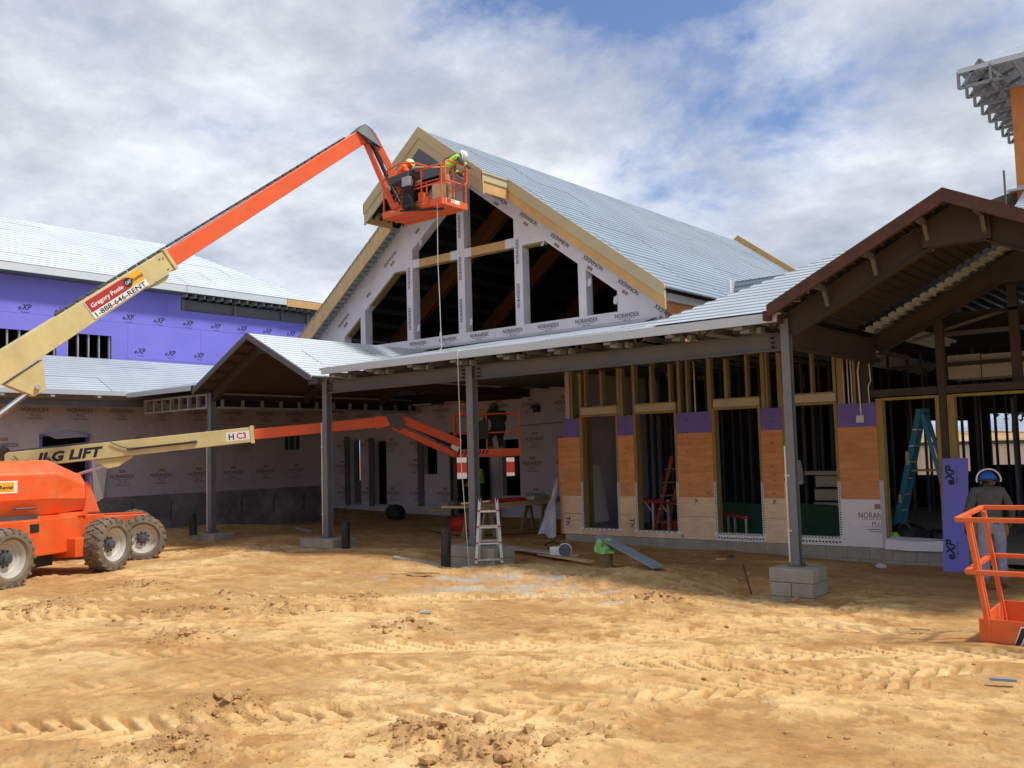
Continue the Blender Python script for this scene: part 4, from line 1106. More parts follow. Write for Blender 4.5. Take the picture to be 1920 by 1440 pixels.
# foil foam strip under the windows, tape and printed marks
for (a, b), zt in zip(WIN, (.445, .44, .45, .46)):
    fbox('foam_strip', a + .003, .30, b - .003, zt - .03, m_foam if a < -9.5 else m_white, Yf - .028, Yf + .02)
    fbox('window_sill', a - .05, zt - .03, b + .05, zt, m_white, Yf - .045, Yf + .12)
    for xx in (a, b):
        s = 1 if xx == a else -1
        fbox('jamb_tape', xx - .05 if s < 0 else xx - .0, zt, xx + (.0 if s < 0 else .05), zt + 1.02, m_white, Yf - .040, Yf - .0365)
tx = MB()
for (a, b), zt in zip(WIN, (.445, .44, .45, .46)):
    for xx in (a + .025, b - .025):
        for k in range(22):
            rect(tx, (xx, Yf - .042, zt + .05 + k * .045), X_, Z_, .03, .022)
    n = 16
    for k in range(n):
        if a < -9.5 and k % 2: continue
        x = a + .06 + (b - a - .12) * k / (n - 1)
        rect(tx, (x, Yf - .0475, zt - .015), X_, Z_, .035, .018)
        if a > -9.5:
            rect(tx, (x, Yf - .031, zt - .09 - .003 * (k % 3)), X_, Z_, .04, .03)
            rect(tx, (x + .02, Yf - .031, zt - .125), X_, Z_, .02, .012)
write(tx, 'X', (-9.2, Yf - .032, 1.09), X_, Z_, height=.09, bold=.01)
write(tx, 'X', (-7.52, Yf - .032, 1.09), X_, Z_, height=.09, bold=.01)
write(tx, 'X', (-9.55, Yf - .032, .36), X_, Z_, height=.07, bold=.01)
for x in (-12.47, -10.76):
    write(tx, 'Th', (x, Yf - .032, .60), V3(0, 0, -1), X_, width=.2, height=.11, bold=.02)
    for k in range(3): rect(tx, (x + .14, Yf - .032, .52 + k * .08), X_, Z_, .05, .012)
c = (-5.57, Yf - .032, .875)
tx2 = MB()
vs_x = V3(-5.57, Yf - .032, .875)
# only the part of the mark that is on this sheet
write(tx2, 'NORAN', (-5.715, Yf - .032, .875), X_, Z_, width=.41, height=.105)
write(tx2, 'PLU', (-5.60, Yf - .032, .72), X_, Z_, height=.075)
rect(tx2, (-5.69, Yf - .032, .80), X_, Z_, .34, .006); rect(tx2, (-5.68, Yf - .032, .665), X_, Z_, .32, .006)
rect(tx2, (-5.65, Yf - .032, .62), X_, Z_, .26, .012); rect(tx2, (-5.63, Yf - .032, .58), X_, Z_, .2, .012)
rect(tx2, (-5.57, Yf - .032, 1.03), X_, Z_, .12, .09, 1)
tx2.build('printed_lettering', [m_ink, m_inkred], fw)
tx.build('printed_marks', m_ink, fw)
# window frames of treated lumber
for (a, b), zt in zip(WIN, (.445, .44, .45, .46)):
    fbox('window_jamb', a, zt, a + .06, 2.92, m_treated, Yf - .02, Yf + .17)
    fbox('window_jamb', b - .06, zt, b, 2.92, m_treated, Yf - .02, Yf + .17)
    fbox('window_head', a, 2.92, b, 2.965, m_treated, Yf - .02, Yf + .17)
    fbox('header', a + .03, 2.97, b - .03, 3.12, m_beige, Yf + .005, Yf + .1)
    fbox('header_trim', a + .03, 3.12, b - .03, 3.15, m_stud, Yf - .005, Yf + .11)
for a, b in ((-12.334, -12.279), (-12.102, -12.032), (-11.947, -11.905), (-11.523, -11.461), (-11.08, -11.004), (-10.995, -10.929), (-10.683, -10.609), (-10.233, -10.176), (-9.779, -9.723),
             (-9.572, -9.504), (-9.368, -9.324), (-8.882, -8.795), (-8.496, -8.432), (-8.037, -7.988), (-7.712, -7.632), (-7.613, -7.573), (-7.376, -7.278), (-6.707, -6.67), (-6.285, -6.231), (-6.205, -6.105), (-5.91, -5.87)):
    z0 = 2.906
    if any(w[0] + .04 < (a + b) / 2 < w[1] - .04 for w in WIN): z0 = 3.15
    fbox('wall_stud', a, z0, b, 4.02, m_stud, Yf + .01, Yf + .15)
fbox('top_plate', -12.34, 4.02, -5.87, 4.07, m_wood, Yf + .0, Yf + .16)
for x in (-9.185, -6.105, -6.016, -5.953):
    mb = MB(); mb.tube([(x, Yf + .05, 2.7), (x, Yf + .05, 3.85), (x - .05, Yf + .12, 4.0)], .014, 6); mb.build('conduit', m_alu, fw)
# foundation
for k in range(22):
    x0 = -12.75 + k * .4
    if x0 > -4.2: break
    for j in range(2):
        mb = MB(); mb.box(x0 + .003 + (j * .2), Yf - .055, -.12 + j * .21, x0 + .397 + (j * .2), Yf + .15, .085 + j * .208); mb.build('foundation_block', m_conc, fw)
mb = MB(); mb.box(-12.6, Yf + .15, .1, 10, 33, .285); mb.build('floor_slab', m_slab, fw)
mb = MB(); mb.add([(-12.47, 17.6, 1.9), (-12.47, 18.3, 1.8), (-12.30, 18.4, .5), (-12.35, 17.5, .45), (-12.38, 17.9, 1.1)], [(0, 1, 4), (1, 2, 4), (2, 3, 4), (3, 0, 4)]); mb.build('loose_wrap_flap', m_wrap, fw)
# inner partitions: dark studs
rng = random.Random(11)
for yy, n, x0, x1 in ((19.6, 26, -12.2, -6.4), (23.2, 34, -12.2, 0.5), (26.0, 20, -9.5, 2)):
    for k in range(n):
        x = x0 + (x1 - x0) * k / (n - 1) + rng.uniform(-.05, .05)
        mb = MB(); mb.box(x, yy, .29, x + .045, yy + .09, 4.3); mb.build('inner_stud', m_darkblue if rng.random() < .7 else m_dgrey, fw)
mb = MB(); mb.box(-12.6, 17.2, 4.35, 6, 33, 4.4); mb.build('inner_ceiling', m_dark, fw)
mb = MB(); mb.box(-10.9, 21.2, .29, -8.6, 21.3, 4.2); mb.build('inner_partition', m_dark, fw)
# rear wall with the openings that show daylight
RH = [(-6.04, 1.47, -5.47, 2.88), (-5.40, 1.47, -4.7, 2.88), (-8.05, 1.2, -7.45, 2.75), (-6.95, 1.3, -6.6, 2.72), (-12.4, 2.0, -12.33, 2.9), (-11.1, 1.2, -11.04, 2.3)]
mb = MB(); wall(mb, 'Y', 28.0, 28.15, [-12.6, 8], [.285, 4.4], RH); mb.build('rear_wall', m_dark, fw)
mb = MB(); mb.box(-12.62, 17.2, .28, -12.5, 28, 4.35); mb.build('end_wall', m_wrapdirty, fw)
mb = MB(); mb.box(-12.45, 17.5, .3, -12.2, 17.62, 3.0); mb.box(-11.75, 18.2, .3, -11.5, 18.32, 3.0); mb.build('door_frame', m_treated, fw)

# bay under the big gable
for a, b in ((-5.515, -4.445), (-4.31, -2.4)):
    fbox('bay_jamb', a, .29, a + .11, 2.97, m_treated, Yf - .02, Yf + .16)
    fbox('bay_jamb', b - .06, .29, b, 2.97, m_treated, Yf - .02, Yf + .16)
    fbox('bay_head', a + .11, 2.93, b - .06, 2.975, m_treated, Yf - .02, Yf + .16)
fbox('steel_beam', -5.62, 3.0, -4.47, 3.13, m_brown, Yf + .01, Yf + .15)
fbox('steel_beam', -4.32, 3.0, 1.0, 3.13, m_brown, Yf + .01, Yf + .15)
fbox('steel_post', -4.455, .29, -4.325, 4.75, m_brown, Yf, Yf + .14)
fbox('steel_post', -3.32, 3.13, -3.18, 5.3, m_brown, Yf + .2, Yf + .34)
fbox('steel_post', -5.86, 2.906, -5.62, 4.1, m_brown, Yf + .02, Yf + .2)
mb = MB(); mb.tube([(-5.78, Yf - .02, 2.6), (-5.80, Yf - .03, 3.5), (-5.76, Yf - .03, 3.70), (-5.66, Yf - .03, 3.80), (-5.52, Yf - .02, 3.82), (-5.3, Yf + .1, 3.82)], .016, 8); mb.build('conduit', m_alu, fw)
mb = MB(); mb.tube([(-5.62, Yf - .02, 2.9), (-5.63, Yf - .02, 3.2), (-5.58, Yf - .02, 3.3), (-5.60, Yf - .02, 3.78)], .012, 8); mb.build('conduit', m_alu, fw)
fbox('outlet_box', -5.86, 2.55, -5.72, 2.68, m_galv, Yf - .075, Yf - .013)
fbox('duct', -4.62, 3.32, -4.06, 3.76, m_pale, 18.4, 19.2)
fbox('duct', -4.04, 3.32, -1.0, 3.74, m_pale, 18.4, 19.2)
fbox('inner_stud', -4.95, .29, -4.87, 4.3, m_stud, 18.9, 19.0)
fbox('inner_beam', -5.6, 3.55, -2, 3.62, m_brown, 18.2, 18.3)
for k in range(7):
    fbox('inner_stud', -4.0 + k * .42, .29, -3.95 + k * .42, 3.0, m_dgrey, 20.4, 20.5)
# torn wrap and dusty sheet on the sill of the first bay
mb = MB(); mb.add([(-5.45, Yf - .05, .46), (-4.9, Yf - .08, .43), (-4.47, Yf - .05, .47), (-4.5, Yf - .12, .29), (-5.0, Yf - .14, .28), (-5.46, Yf - .12, .29), (-5.4, Yf + .1, .5), (-4.5, Yf + .1, .48)], [(0, 5, 4, 1), (1, 4, 3, 2), (0, 1, 7, 6), (1, 2, 7)]); mb.build('loose_sheet', m_wrap, fw)
mb = MB(); mb.box(-5.52, Yf - .045, .3, -5.44, Yf - .03, 1.5); mb.build('jamb_tape', m_wrapdirty, fw)

# ---------------------------------------------------------------- big dark gable porch
bg_ = thing('big_gable_porch', 'large gabled steel porch roof with rusty edge channel and dark brown underside', 'roof', (-3.05, 12.5, 4.0))
BC, BZ, BH = -3.06, 5.36, 2.44
for yy in (13.05, 17.0):
    mb = MB(); mb.prism([(BC - .42, yy - .09, BZ - .58), (BC + .42, yy - .09, BZ - .58), (BC + .42, yy - .09, BZ - .26), (BC, yy - .09, BZ - .055), (BC - .42, yy - .09, BZ - .26)], (0, .18, 0)); mb.build('gusset', m_brown, bg_)
for sg in (-1, 1):
    xe = lambda v: 16.15
    deck(bg_, (BC, 0, BZ), Y_, V3(sg, 0, -.5), V3(sg * .5, 0, 1), BH * sl5, lambda v: 12.52, xe, [m_brown], brk=(3.7, .9))
    deck(bg_, (BC, 0, BZ + .01), Y_, V3(sg, 0, -.5), V3(sg * .5, 0, 1), BH * sl5, lambda v: 16.50, lambda v: 21.5, [m_deckw])
    mb = MB(); mb.prism([(BC, 12.44, BZ - .12), (BC + sg * BH, 12.44, BZ - .12 - BH * .5), (BC + sg * BH, 12.44, BZ + .06 - BH * .5), (BC, 12.44, BZ + .06)], (0, .07, 0)); mb.build('edge_channel', m_rust, bg_)
    for yy in (13.05, 17.0):
        mb = MB(); mb.ibeam((BC, yy, BZ - .24), (BC + sg * BH * .98, yy, BZ - .24 - BH * .49), .15, .34); mb.build('rafter', m_brown, bg_)
    mb = MB(); mb.ibeam((BC + sg * (BH - .03), 13.15, 3.82), (BC + sg * (BH - .03), 17.0, 3.82), .15, .42); mb.build('eave_beam', m_brown, bg_)
    for u in (.35, 1.05, 1.75):
        mb = MB(); mb.bar((BC + sg * u, 12.52, BZ - .09 - u * .5), (BC + sg * u, 12.85, BZ - .09 - u * .5), .05, .08); mb.bar((BC + sg * u, 12.85, BZ - .09 - u * .5), (BC + sg * u, 13.0, BZ - .32 - u * .5), .05, .06); mb.build('outrigger', m_steel, bg_)
    mb = MB(); mb.box(BC + sg * BH - .07, 12.46, BZ - BH * .5 - .16, BC + sg * BH + .02, 13.1, BZ - BH * .5 - .02); mb.build('eave_channel', m_rust, bg_)
mb = MB(); mb.bar((-4.9, 17.3, 4.0), (-2.6, 17.3, 4.55), .05, .05); mb.bar((-4.6, 17.8, 4.1), (-1.5, 17.8, 4.1), .05, .08); mb.build('brace', m_steel, bg_)
column(-.62, 13.05, 4.05, .125, (-1.0, -.2, 12.65, 13.35, .42), 'steel porch column at the right corner of the big dark gable', 'block pier under the right corner of the big dark gable', False)

# ================================================================== MACHINES
def wheel(parent, c, nrm, r, w, steer=0):
    """tyre with lugs, dished rim and hub; nrm points outward"""
    c = V3(c); nrm = V3(nrm).normalized()
    holder = bpy.data.objects.new('wheel', None); COL.objects.link(holder); holder.parent = parent; BASE[holder.name] = BASE[parent.name]
    mb = MB()
    h = w / 2
    prof = [(-h * .8, r * .62), (-h, r * .70), (-h, r * .86), (-h * .86, r * .955), (h * .86, r * .955), (h, r * .86), (h, r * .70), (h * .8, r * .62)]
    mb.lathe(c, nrm, prof, 48)
    a = V3(0, 0, 1); sx = nrm.cross(a).normalized(); sy = sx.cross(nrm)
    nl = 20
    for k in range(nl):
        for side in (-1, 1):
            t = 2 * math.pi * (k + (.5 if side > 0 else 0)) / nl
            pts = []
            for u, dt in ((side * h * 1.02, -.10), (side * h * .45, .02), (-side * h * .12, .07)):
                tt = t + dt * 1.3
                pts.append((u, tt))
            for (u0, t0), (u1, t1) in zip(pts[:-1], pts[1:]):
                q = []
                for rad in (r * .93, r * 1.0):
                    for (u, tt) in ((u0, t0 - .055), (u0, t0 + .055), (u1, t1 + .055), (u1, t1 - .055)):
                        rr = rad if abs(u) < h * .9 else rad - r * .03
                        q.append(c + nrm * u + (sx * math.cos(tt) + sy * math.sin(tt)) * rr)
                mb.hexa(q)
            # shoulder of the lug running down the sidewall
            tt = t - .13
            q = []
            for u in (side * h * .96, side * h * 1.06):
                for (rad, da) in ((r * .84, -.05), (r * .97, -.05), (r * .97, .05), (r * .84, .05)):
                    q.append(c + nrm * u + (sx * math.cos(tt + da) + sy * math.sin(tt + da)) * rad)
            mb.hexa(q)
    mb.build('tyre', m_tyre, holder, smooth=True)
    mb = MB()
    mb.lathe(c, nrm, [(h * .78, r * .66), (h * .80, r * .62), (h * .62, r * .585), (h * .30, r * .56), (h * .28, r * .50), (h * .10, r * .46), (h * .06, r * .30), (h * .05, .001)], 40)
    mb.lathe(c, nrm, [(-h * .78, r * .66), (-h * .80, r * .62), (-h * .1, r * .56), (-h * .1, .001)], 40)
    mb.build('rim', m_rim, holder, smooth=True)
    mb = MB()
    mb.lathe(c, nrm, [(h * .05, r * .22), (h * .30, r * .21), (h * .34, r * .17), (h * .62, r * .16), (h * .66, r * .13), (h * .66, .001)], 24)
    for k in range(9):
        t = 2 * math.pi * k / 9
        p = c + (sx * math.cos(t) + sy * math.sin(t)) * r * .265
        mb.lathe(p + nrm * h * .05, nrm, [(0, .02), (.03, .02), (.03, .001)], 6)
    mb.build('hub', m_dgrey, holder, smooth=True)
    return holder

def catmark(mb, c, u, v, h, cur_red, cur_yel, cur_ink, cur_white):
    """red and yellow rental sign with a black disc"""
    c = V3(c); u = V3(u); v = V3(v); n = u.cross(v)
    rect(mb, c - u * h * 1.05, u, v, h * 2.1, h, cur_red)
    rect(mb, c + u * h * .95, u, v, h * 1.9, h, cur_yel)
    mb.cur = cur_ink
    ring = [c + n * .002 + (u * math.cos(t) + v * math.sin(t)) * h * .36 for t in [2 * math.pi * k / 20 for k in range(20)]]
    mb.add(ring, [tuple(range(20))])
    write(mb, 'CAT', c + n * .004, u, v, width=h * .55, height=h * .22, bold=.02, cur=cur_white)
    write(mb, 'Rental', c + u * h * 1.12 + n * .004, u, v, width=h * 1.3, height=h * .36, bold=.02, cur=cur_ink)

# ---------------------------------------------------------------- near lift with the tall raised boom
la = thing('boom_lift', 'orange boom lift with tall raised cream boom lifting two workers to the gable peak', 'boom lift', (-17.9, 7.2, .15))
lv = V3(-.388, .921, 0).normalized(); rv = V3(.921, .388, 0).normalized()
Lw = V3(-16.43, 6.46, 0); Mw = V3(-17.42, 8.74, 0)
cc = (Lw + Mw) / 2 - rv * 1.12
for wp in (Lw, Mw, Lw - rv * 2.24, Mw - rv * 2.24):
    out = rv if (wp - cc).dot(rv) > 0 else -rv
    wheel(la, (wp.x, wp.y, gz(wp.x, wp.y) + .49), out, .51, .40)
def lp(a, b, z):
    p = cc + lv * a + rv * b; return (p.x, p.y, z)
mb = MB()
mb.hexa([lp(-2.0, -.78, .55), lp(-2.0, .78, .55), lp(1.35, .78, .55), lp(1.35, -.78, .55), lp(-2.0, -.78, 1.2), lp(-2.0, .78, 1.2), lp(1.35, .78, 1.2), lp(1.35, -.78, 1.2)])
mb.hexa([lp(1.35, -.70, .62), lp(1.35, .70, .62), lp(1.72, .70, .80), lp(1.72, -.70, .80), lp(1.35, -.70, 1.19), lp(1.35, .70, 1.19), lp(1.62, .70, 1.16), lp(1.62, -.70, 1.16)])
mb.build('chassis', m_orange, la, bevel=.015)
mb = MB(); mb.hexa([lp(.55, .5, .45), lp(.55, .98, .45), lp(1.0, .98, .45), lp(1.0, .5, .45), lp(.55, .5, .80), lp(.55, .98, .80), lp(1.0, .98, .80), lp(1.0, .5, .80)]); mb.build('axle_housing', m_orange, la, bevel=.01)
mb = MB()
for a in (-1.25, 1.25):
    mb.bar(lp(a, -1.0, .66), lp(a, 1.0, .66), .16, .2)
mb.build('axle', m_black, la)
mb = MB(); mb.hexa([lp(-.6, -.6, .33), lp(-.6, .6, .33), lp(.4, .6, .33), lp(.4, -.6, .33), lp(-.6, -.6, .56), lp(-.6, .6, .56), lp(.4, .6, .56), lp(.4, -.6, .56)]); mb.build('underframe', m_black, la)
mb = MB(); mb.lathe((-18.0, 7.1, 1.19), Z_, [(0, .6), (.08, .6), (.08, .01)], 32); mb.build('turntable_ring', m_dgrey, la)
p0 = V3(lp(-.15, .785, 1.05)); mb = MB(); mb.hexa([lp(-.32, .77, .98), lp(-.32, .79, .98), lp(-.12, .79, .98), lp(-.12, .77, .98), lp(-.32, .77, 1.13), lp(-.32, .79, 1.13), lp(-.12, .79, 1.13), lp(-.12, .77, 1.13)]); mb.build('step_recess', m_black, la)
# hood
sec = [(-17.64, 1.25), (-17.50, 1.56), (-17.50, 2.02), (-17.80, 2.27), (-18.35, 2.27), (-18.35, 1.25)]
sec2 = [(-17.72, 1.30), (-17.62, 1.52), (-17.66, 1.80), (-17.88, 1.98), (-18.3, 1.98), (-18.3, 1.30)]
mb = MB()
ya, yb, yc = 4.3, 7.78, 8.40
ring = lambda s, y: [(x, y, z) for x, z in s]
vs = ring(sec, ya) + ring(sec, yb) + ring(sec2, yc)
fs = []
for i in range(6):
    j = (i + 1) % 6
    fs += [(i, i + 6, j + 6, j), (i + 6, i + 12, j + 12, j + 6)]
fs += [tuple(range(5, -1, -1))[::-1][::-1], tuple(range(12, 18))]
mb.add(vs, fs); mb.build('hood', m_orange, la, bevel=.03)
mb = MB(); mb.box(-18.3, 7.9, 1.20, -17.58, 8.42, 1.27); mb.box(-17.66, 4.3, 1.20, -17.55, 8.3, 1.245); mb.build('hood_lip', m_orange, la)
mb = MB(); mb.tube([(-17.53, 7.05, 1.40), (-17.49, 7.08, 1.40), (-17.49, 7.42, 1.40), (-17.53, 7.45, 1.40)], .018, 6); mb.build('hood_handle', m_dgrey, la)
mb = MB(); mb.tube([(-18.1, 7.05, 2.2), (-18.1, 7.05, 2.42), (-18.06, 7.15, 2.52)], [.07, .07, .075], 12); mb.build('exhaust_pipe', m_black, la, smooth=True)
mb = MB(); mb.tube([(-18.0, 7.85, 2.1), (-18.0, 7.85, 2.28)], .045, 10); mb.ellipsoid((-18.0, 7.85, 2.29), (.055, .055, .05)); mb.build('beacon', m_black, la, smooth=True)
tx = MB()
catmark(tx, (-17.496, 6.73, 1.80), Y_, Z_, .17, 0, 1, 2, 3)
write(tx, 'RENTAL', (-17.493, 6.46, 1.80), Y_, Z_, width=.32, height=.07, bold=.02, cur=3)
rect(tx, (-17.498, 6.74, 1.80), Y_, Z_, .74, .22, 3)
write(tx, '251614', (-17.495, 6.55, 1.63), Y_, Z_, width=.34, height=.06, bold=.015, cur=4)
tx.build('sticker', [m_stred, m_styel, m_inkbk, m_white, m_stred], la)
# boom
bR = V3(-18.72, 5.0, 2.40); bT = V3(-17.92, 15.95, 10.68)
bd = (bT - bR).normalized()
tY = 0.50
pY = bR + (bT - bR) * tY
mb = MB(); mb.bar(bR, pY, .34, .58, w2=.30, h2=.44); mb.build('base_boom', m_cream, la, bevel=.012)
mb = MB(); mb.bar(pY - bd * .02, pY + bd * .05, .36, .50); mb.build('boom_collar', m_cream, la)
mb = MB(); mb.bar(pY + bd * .05, bT - bd * .12, .25, .385, w2=.24, h2=.37); mb.build('fly_boom', m_orangeb, la, bevel=.012)
bs = bd.cross(Z_).normalized(); bu = bs.cross(bd).normalized()      # bs: right side of the boom
# hose tray along the top
mb = MB()
for k in range(34):
    a = bR + bd * (4.2 + k * .26) + bu * .275 * (1 - k * .008)
    mb.bar(a, a + bd * .2, .10, .05, up=bu)
mb.build('hose_carrier', m_dgrey, la)
# lift cylinder lug and rod
q = bR + bd * 2.9 - bu * .30
mb = MB(); mb.prism([q + bs * .10 - bd * .30, q + bs * .10 + bd * .55, q + bs * .10 + bd * .25 - bu * .52, q + bs * .10 + bd * .0 - bu * .50], -bs * .22); mb.build('cylinder_lug', m_cream, la, bevel=.01)
qq = q + bd * .14 - bu * .38
mb = MB(); mb.tube([qq - bs * .17, qq + bs * .17], .05, 12); mb.build('lug_pin', m_chrome, la)
mb = MB(); mb.tube([qq, qq + V3(.0, -.9, -.75)], .055, 12); mb.build('cylinder_rod', m_chrome, la, smooth=True)
mb = MB(); mb.tube([qq + V3(0, -.9, -.75), qq + V3(0, -2.1, -1.75)], .09, 12); mb.build('cylinder_barrel', m_orange, la, smooth=True)
q = pY - bd * .25 - bu * .26
mb = MB(); mb.prism([q + bs * .06 - bd * .55, q + bs * .06 + bd * .10, q + bs * .06 - bd * .05 - bu * .09, q + bs * .06 - bd * .12 - bu * .10], -bs * .12); mb.build('boom_tab', m_cream, la)
for k, (a, b_) in enumerate(((.12, .1), (.2, .12), (-.05, .02), (.02, -.13), (.16, -.15))):
    mb = MB(); p = pY - bd * a + bu * b_ + bs * .155; mb.tube([p, p + bs * .012], .014, 8); mb.build('bolt', m_dgrey, la)
# rental sign on the boom
tx = MB()
p = bR + bd * 5.45 + bs * .168; n = bs * .003
u = bd; v = bu
rect(tx, p + v * .00, u, v, 1.40, .40, 3)
rect(tx, p + n - u * .17 + v * .07, u, v, 1.02, .25, 0)
rect(tx, p + n + u * .49 + v * .07, u, v, .42, .25, 1)
write(tx, 'Gregory Poole', p + n * 2 - u * .22 + v * .06, u, v, width=.80, height=.085, bold=.025, cur=3)
mbc = p + n * 2 + u * .33 + v * .07
tx.cur = 2; tx.add([mbc + (u * math.cos(t) + v * math.sin(t)) * .10 for t in [2 * math.pi * k / 20 for k in range(20)]], [tuple(range(20))])
write(tx, 'CAT', mbc + n, u, v, width=.14, height=.06, bold=.02, cur=3)
write(tx, 'Rental', p + n * 2 + u * .565 + v * .06, u, v, width=.26, height=.08, bold=.015, cur=2)
write(tx, '1-888-646-RENT', p + n + v * -.13, u, v, width=1.28, height=.10, bold=.015, cur=2)
tx.build('rental_sign', [m_stred, m_styel, m_inkbk, m_white], la)
# knuckle and jib
JE = V3(-17.05, 16.3, 8.62)
jd = (JE - bT).normalized(); jl = (JE - bT).length
js = RX.copy(); js.z = 0; js.normalize()
jn = jd.cross(js).normalized()
mb = MB(); mb.prism([bT - bd * .40 + bu * .20 + bs * .16, bT - bd * .02 + bu * .24 + bs * .16, bT + bd * .12 + bs * .16 - bu * .0, bT + jd * .50 + bs * .16 + js * .1, bT + jd * .42 + bs * .16 - js * .05], -bs * .32); mb.build('knuckle_plate', m_dgrey, la, bevel=.01)
A0, B0 = bT - js * .14 + jd * .25, bT + js * .14 + jd * .05
A1, B1 = JE - js * .20 + jd * .02, JE + js * .22 - jd * .10
mb = MB(); mb.bar(A0, A1, .15, .12, up=jn); mb.build('jib_arm', m_orangeb, la, bevel=.008)
mb = MB(); mb.bar(B0, B1, .17, .15, up=jn); mb.build('jib_arm', m_orangeb, la, bevel=.008)
mb = MB(); mb.tube([bT + jd * .3, bT + jd * 1.35], .055, 10); mb.build('jib_cylinder', m_black, la, smooth=True)
mb = MB(); mb.tube([bT + jd * 1.35, JE - jd * .15 + js * .05], .03, 10); mb.build('jib_rod', m_chrome, la, smooth=True)
mb = MB(); mb.tube([bT + jd * .1 + jn * .12, bT + jd * .9 + jn * .16 + js * .05, bT + jd * 1.6 + jn * .14 - js * .03, JE + jn * .1], .022, 6); mb.build('jib_hose', m_black, la, smooth=True)
mb = MB(); mb.bar(A1 - js * .06, B1 + js * .08, .2, .14); mb.build('jib_foot', m_orangeb, la)
mb = MB(); mb.lathe((-16.62, 16.20, 8.45), Z_, [(0, .13), (.55, .13), (.55, .01)], 14); mb.box(-16.75, 16.05, 8.45, -16.45, 16.3, 8.62); mb.box(-16.8, 16.02, 9.0, -16.42, 16.22, 9.25); mb.build('rotator', m_black, la)
mb = MB(); mb.box(-16.66, 15.98, 8.98, -16.40, 16.08, 9.22); mb.build('valve_box', m_galv, la)
mb = MB()
for k in range(6):
    x = -16.75 + k * .07
    mb.tube([(x, 16.12, 9.2), (x + .08, 16.0, 8.95), (x - .05, 15.98, 8.75), (x + .1, 16.05, 8.5), (x + .15, 16.2, 8.38)], .018, 5)
mb.tube([(-16.85, 16.1, 8.42), (-16.4, 16.15, 8.36), (-15.9, 16.3, 8.32), (-15.7, 16.5, 8.33)], .03, 6)
mb.build('hydraulic_hose', m_black, la)

def ubar(mb, pts, r=.022, n=8):
    mb.tube(pts, r, n)
def platform(t, o, ux, uy, Lx, Dy, zf, rimh, hr_, rr, m, posts_x=4, posts_y=2, lean=(0, 0), name='platform_tray', skip=()):
    """open work platform: o = front left corner, ux along the front, uy back"""
    o = V3(o); ux = V3(ux); uy = V3(uy)
    P = lambda a, b, z: o + ux * a + uy * b + V3(0, 0, z)
    mb = MB()
    mb.hexa([P(0, 0, 0), P(Lx, 0, 0), P(Lx, Dy, 0), P(0, Dy, 0), P(0, 0, .02), P(Lx, 0, .02), P(Lx, Dy, .02), P(0, Dy, .02)])
    mb.build('platform_floor', m, t)
    mb = MB()
    for (a0, b0, a1, b1) in ((0, 0, Lx, .02), (0, Dy - .02, Lx, Dy), (0, .02, .02, Dy - .02), (Lx - .02, .02, Lx, Dy - .02)):
        mb.hexa([P(a0, b0, .021), P(a1, b0, .021), P(a1, b1, .021), P(a0, b1, .021), P(a0, b0, rimh), P(a1, b0, rimh), P(a1, b1, rimh), P(a0, b1, rimh)])
    mb.build(name, m, t)
    mb = MB()
    for k in range(3):
        b = Dy * (k + .5) / 3
        mb.hexa([P(.02, b - .03, -.03), P(Lx - .02, b - .03, -.03), P(Lx - .02, b + .03, -.03), P(.02, b + .03, -.03), P(.02, b - .03, -.001), P(Lx - .02, b - .03, -.001), P(Lx - .02, b + .03, -.001), P(.02, b + .03, -.001)])
    mb.build('floor_rib', m, t)
    T = lambda a, b, z: P(a, b, z) + ux * lean[0] * z + uy * lean[1] * z
    for z, nm in ((hr_, 'top_rail'), (hr_ * .55, 'mid_rail')):
        mb = MB(); mb.tube([T(.03, .03, z), T(Lx - .03, .03, z), T(Lx - .03, Dy - .03, z), T(.03, Dy - .03, z), T(.03, .03, z)], rr, 8); mb.build(nm, m, t, smooth=True)
    for i in range(posts_x):
        a = .03 + (Lx - .06) * i / (posts_x - 1)
        for b in (.03, Dy - .03):
            mb = MB(); mb.tube([T(a, b, .03), T(a, b, hr_)], rr * .95, 8); mb.build('rail_post', m, t, smooth=True)
    for j in range(1, posts_y):
        b = .03 + (Dy - .06) * j / posts_y
        for a in (.03, Lx - .03):
            mb = MB(); mb.tube([T(a, b, .03), T(a, b, hr_)], rr * .95, 8); mb.build('rail_post', m, t, smooth=True)
    return P, T
Pf, Tf = platform(la, (-17.66, 16.22, 8.38), (1, 0, 0), (0, 1, 0), 2.16, .95, 8.38, .17, 1.02, .024, m_orange)
# loop gate on the right end, control box and bowed rail
mb = MB(); mb.tube([(-15.44, 16.3, 8.98), (-15.44, 17.0, 8.98), (-15.44, 17.08, 9.06), (-15.44, 17.08, 9.42), (-15.44, 17.0, 9.5), (-15.44, 16.38, 9.5), (-15.44, 16.3, 9.42), (-15.44, 16.3, 8.98)], .026, 8); mb.build('gate_loop', m_orange, la, smooth=True)
mb = MB(); mb.tube([(-17.5, 16.2, 9.38), (-17.2, 16.0, 9.52), (-16.7, 15.95, 9.6), (-16.3, 16.1, 9.55), (-16.0, 16.25, 9.42)], .024, 8); mb.build('bowed_rail', m_orange, la, smooth=True)
mb = MB(); mb.hexa([(-17.2, 16.0, 9.12), (-16.45, 16.0, 9.20), (-16.4, 16.5, 9.26), (-17.15, 16.5, 9.18), (-17.2, 16.0, 9.32), (-16.45, 16.0, 9.38), (-16.4, 16.5, 9.50), (-17.15, 16.5, 9.44)]); mb.build('control_box', m_dgrey, la, bevel=.02)
mb = MB(); mb.box(-16.05, 16.16, 8.42, -15.95, 16.21, 8.62); mb.box(-16.3, 16.2, 8.55, -16.15, 16.4, 8.8); mb.build('bracket', m_orange, la)
tx = MB()
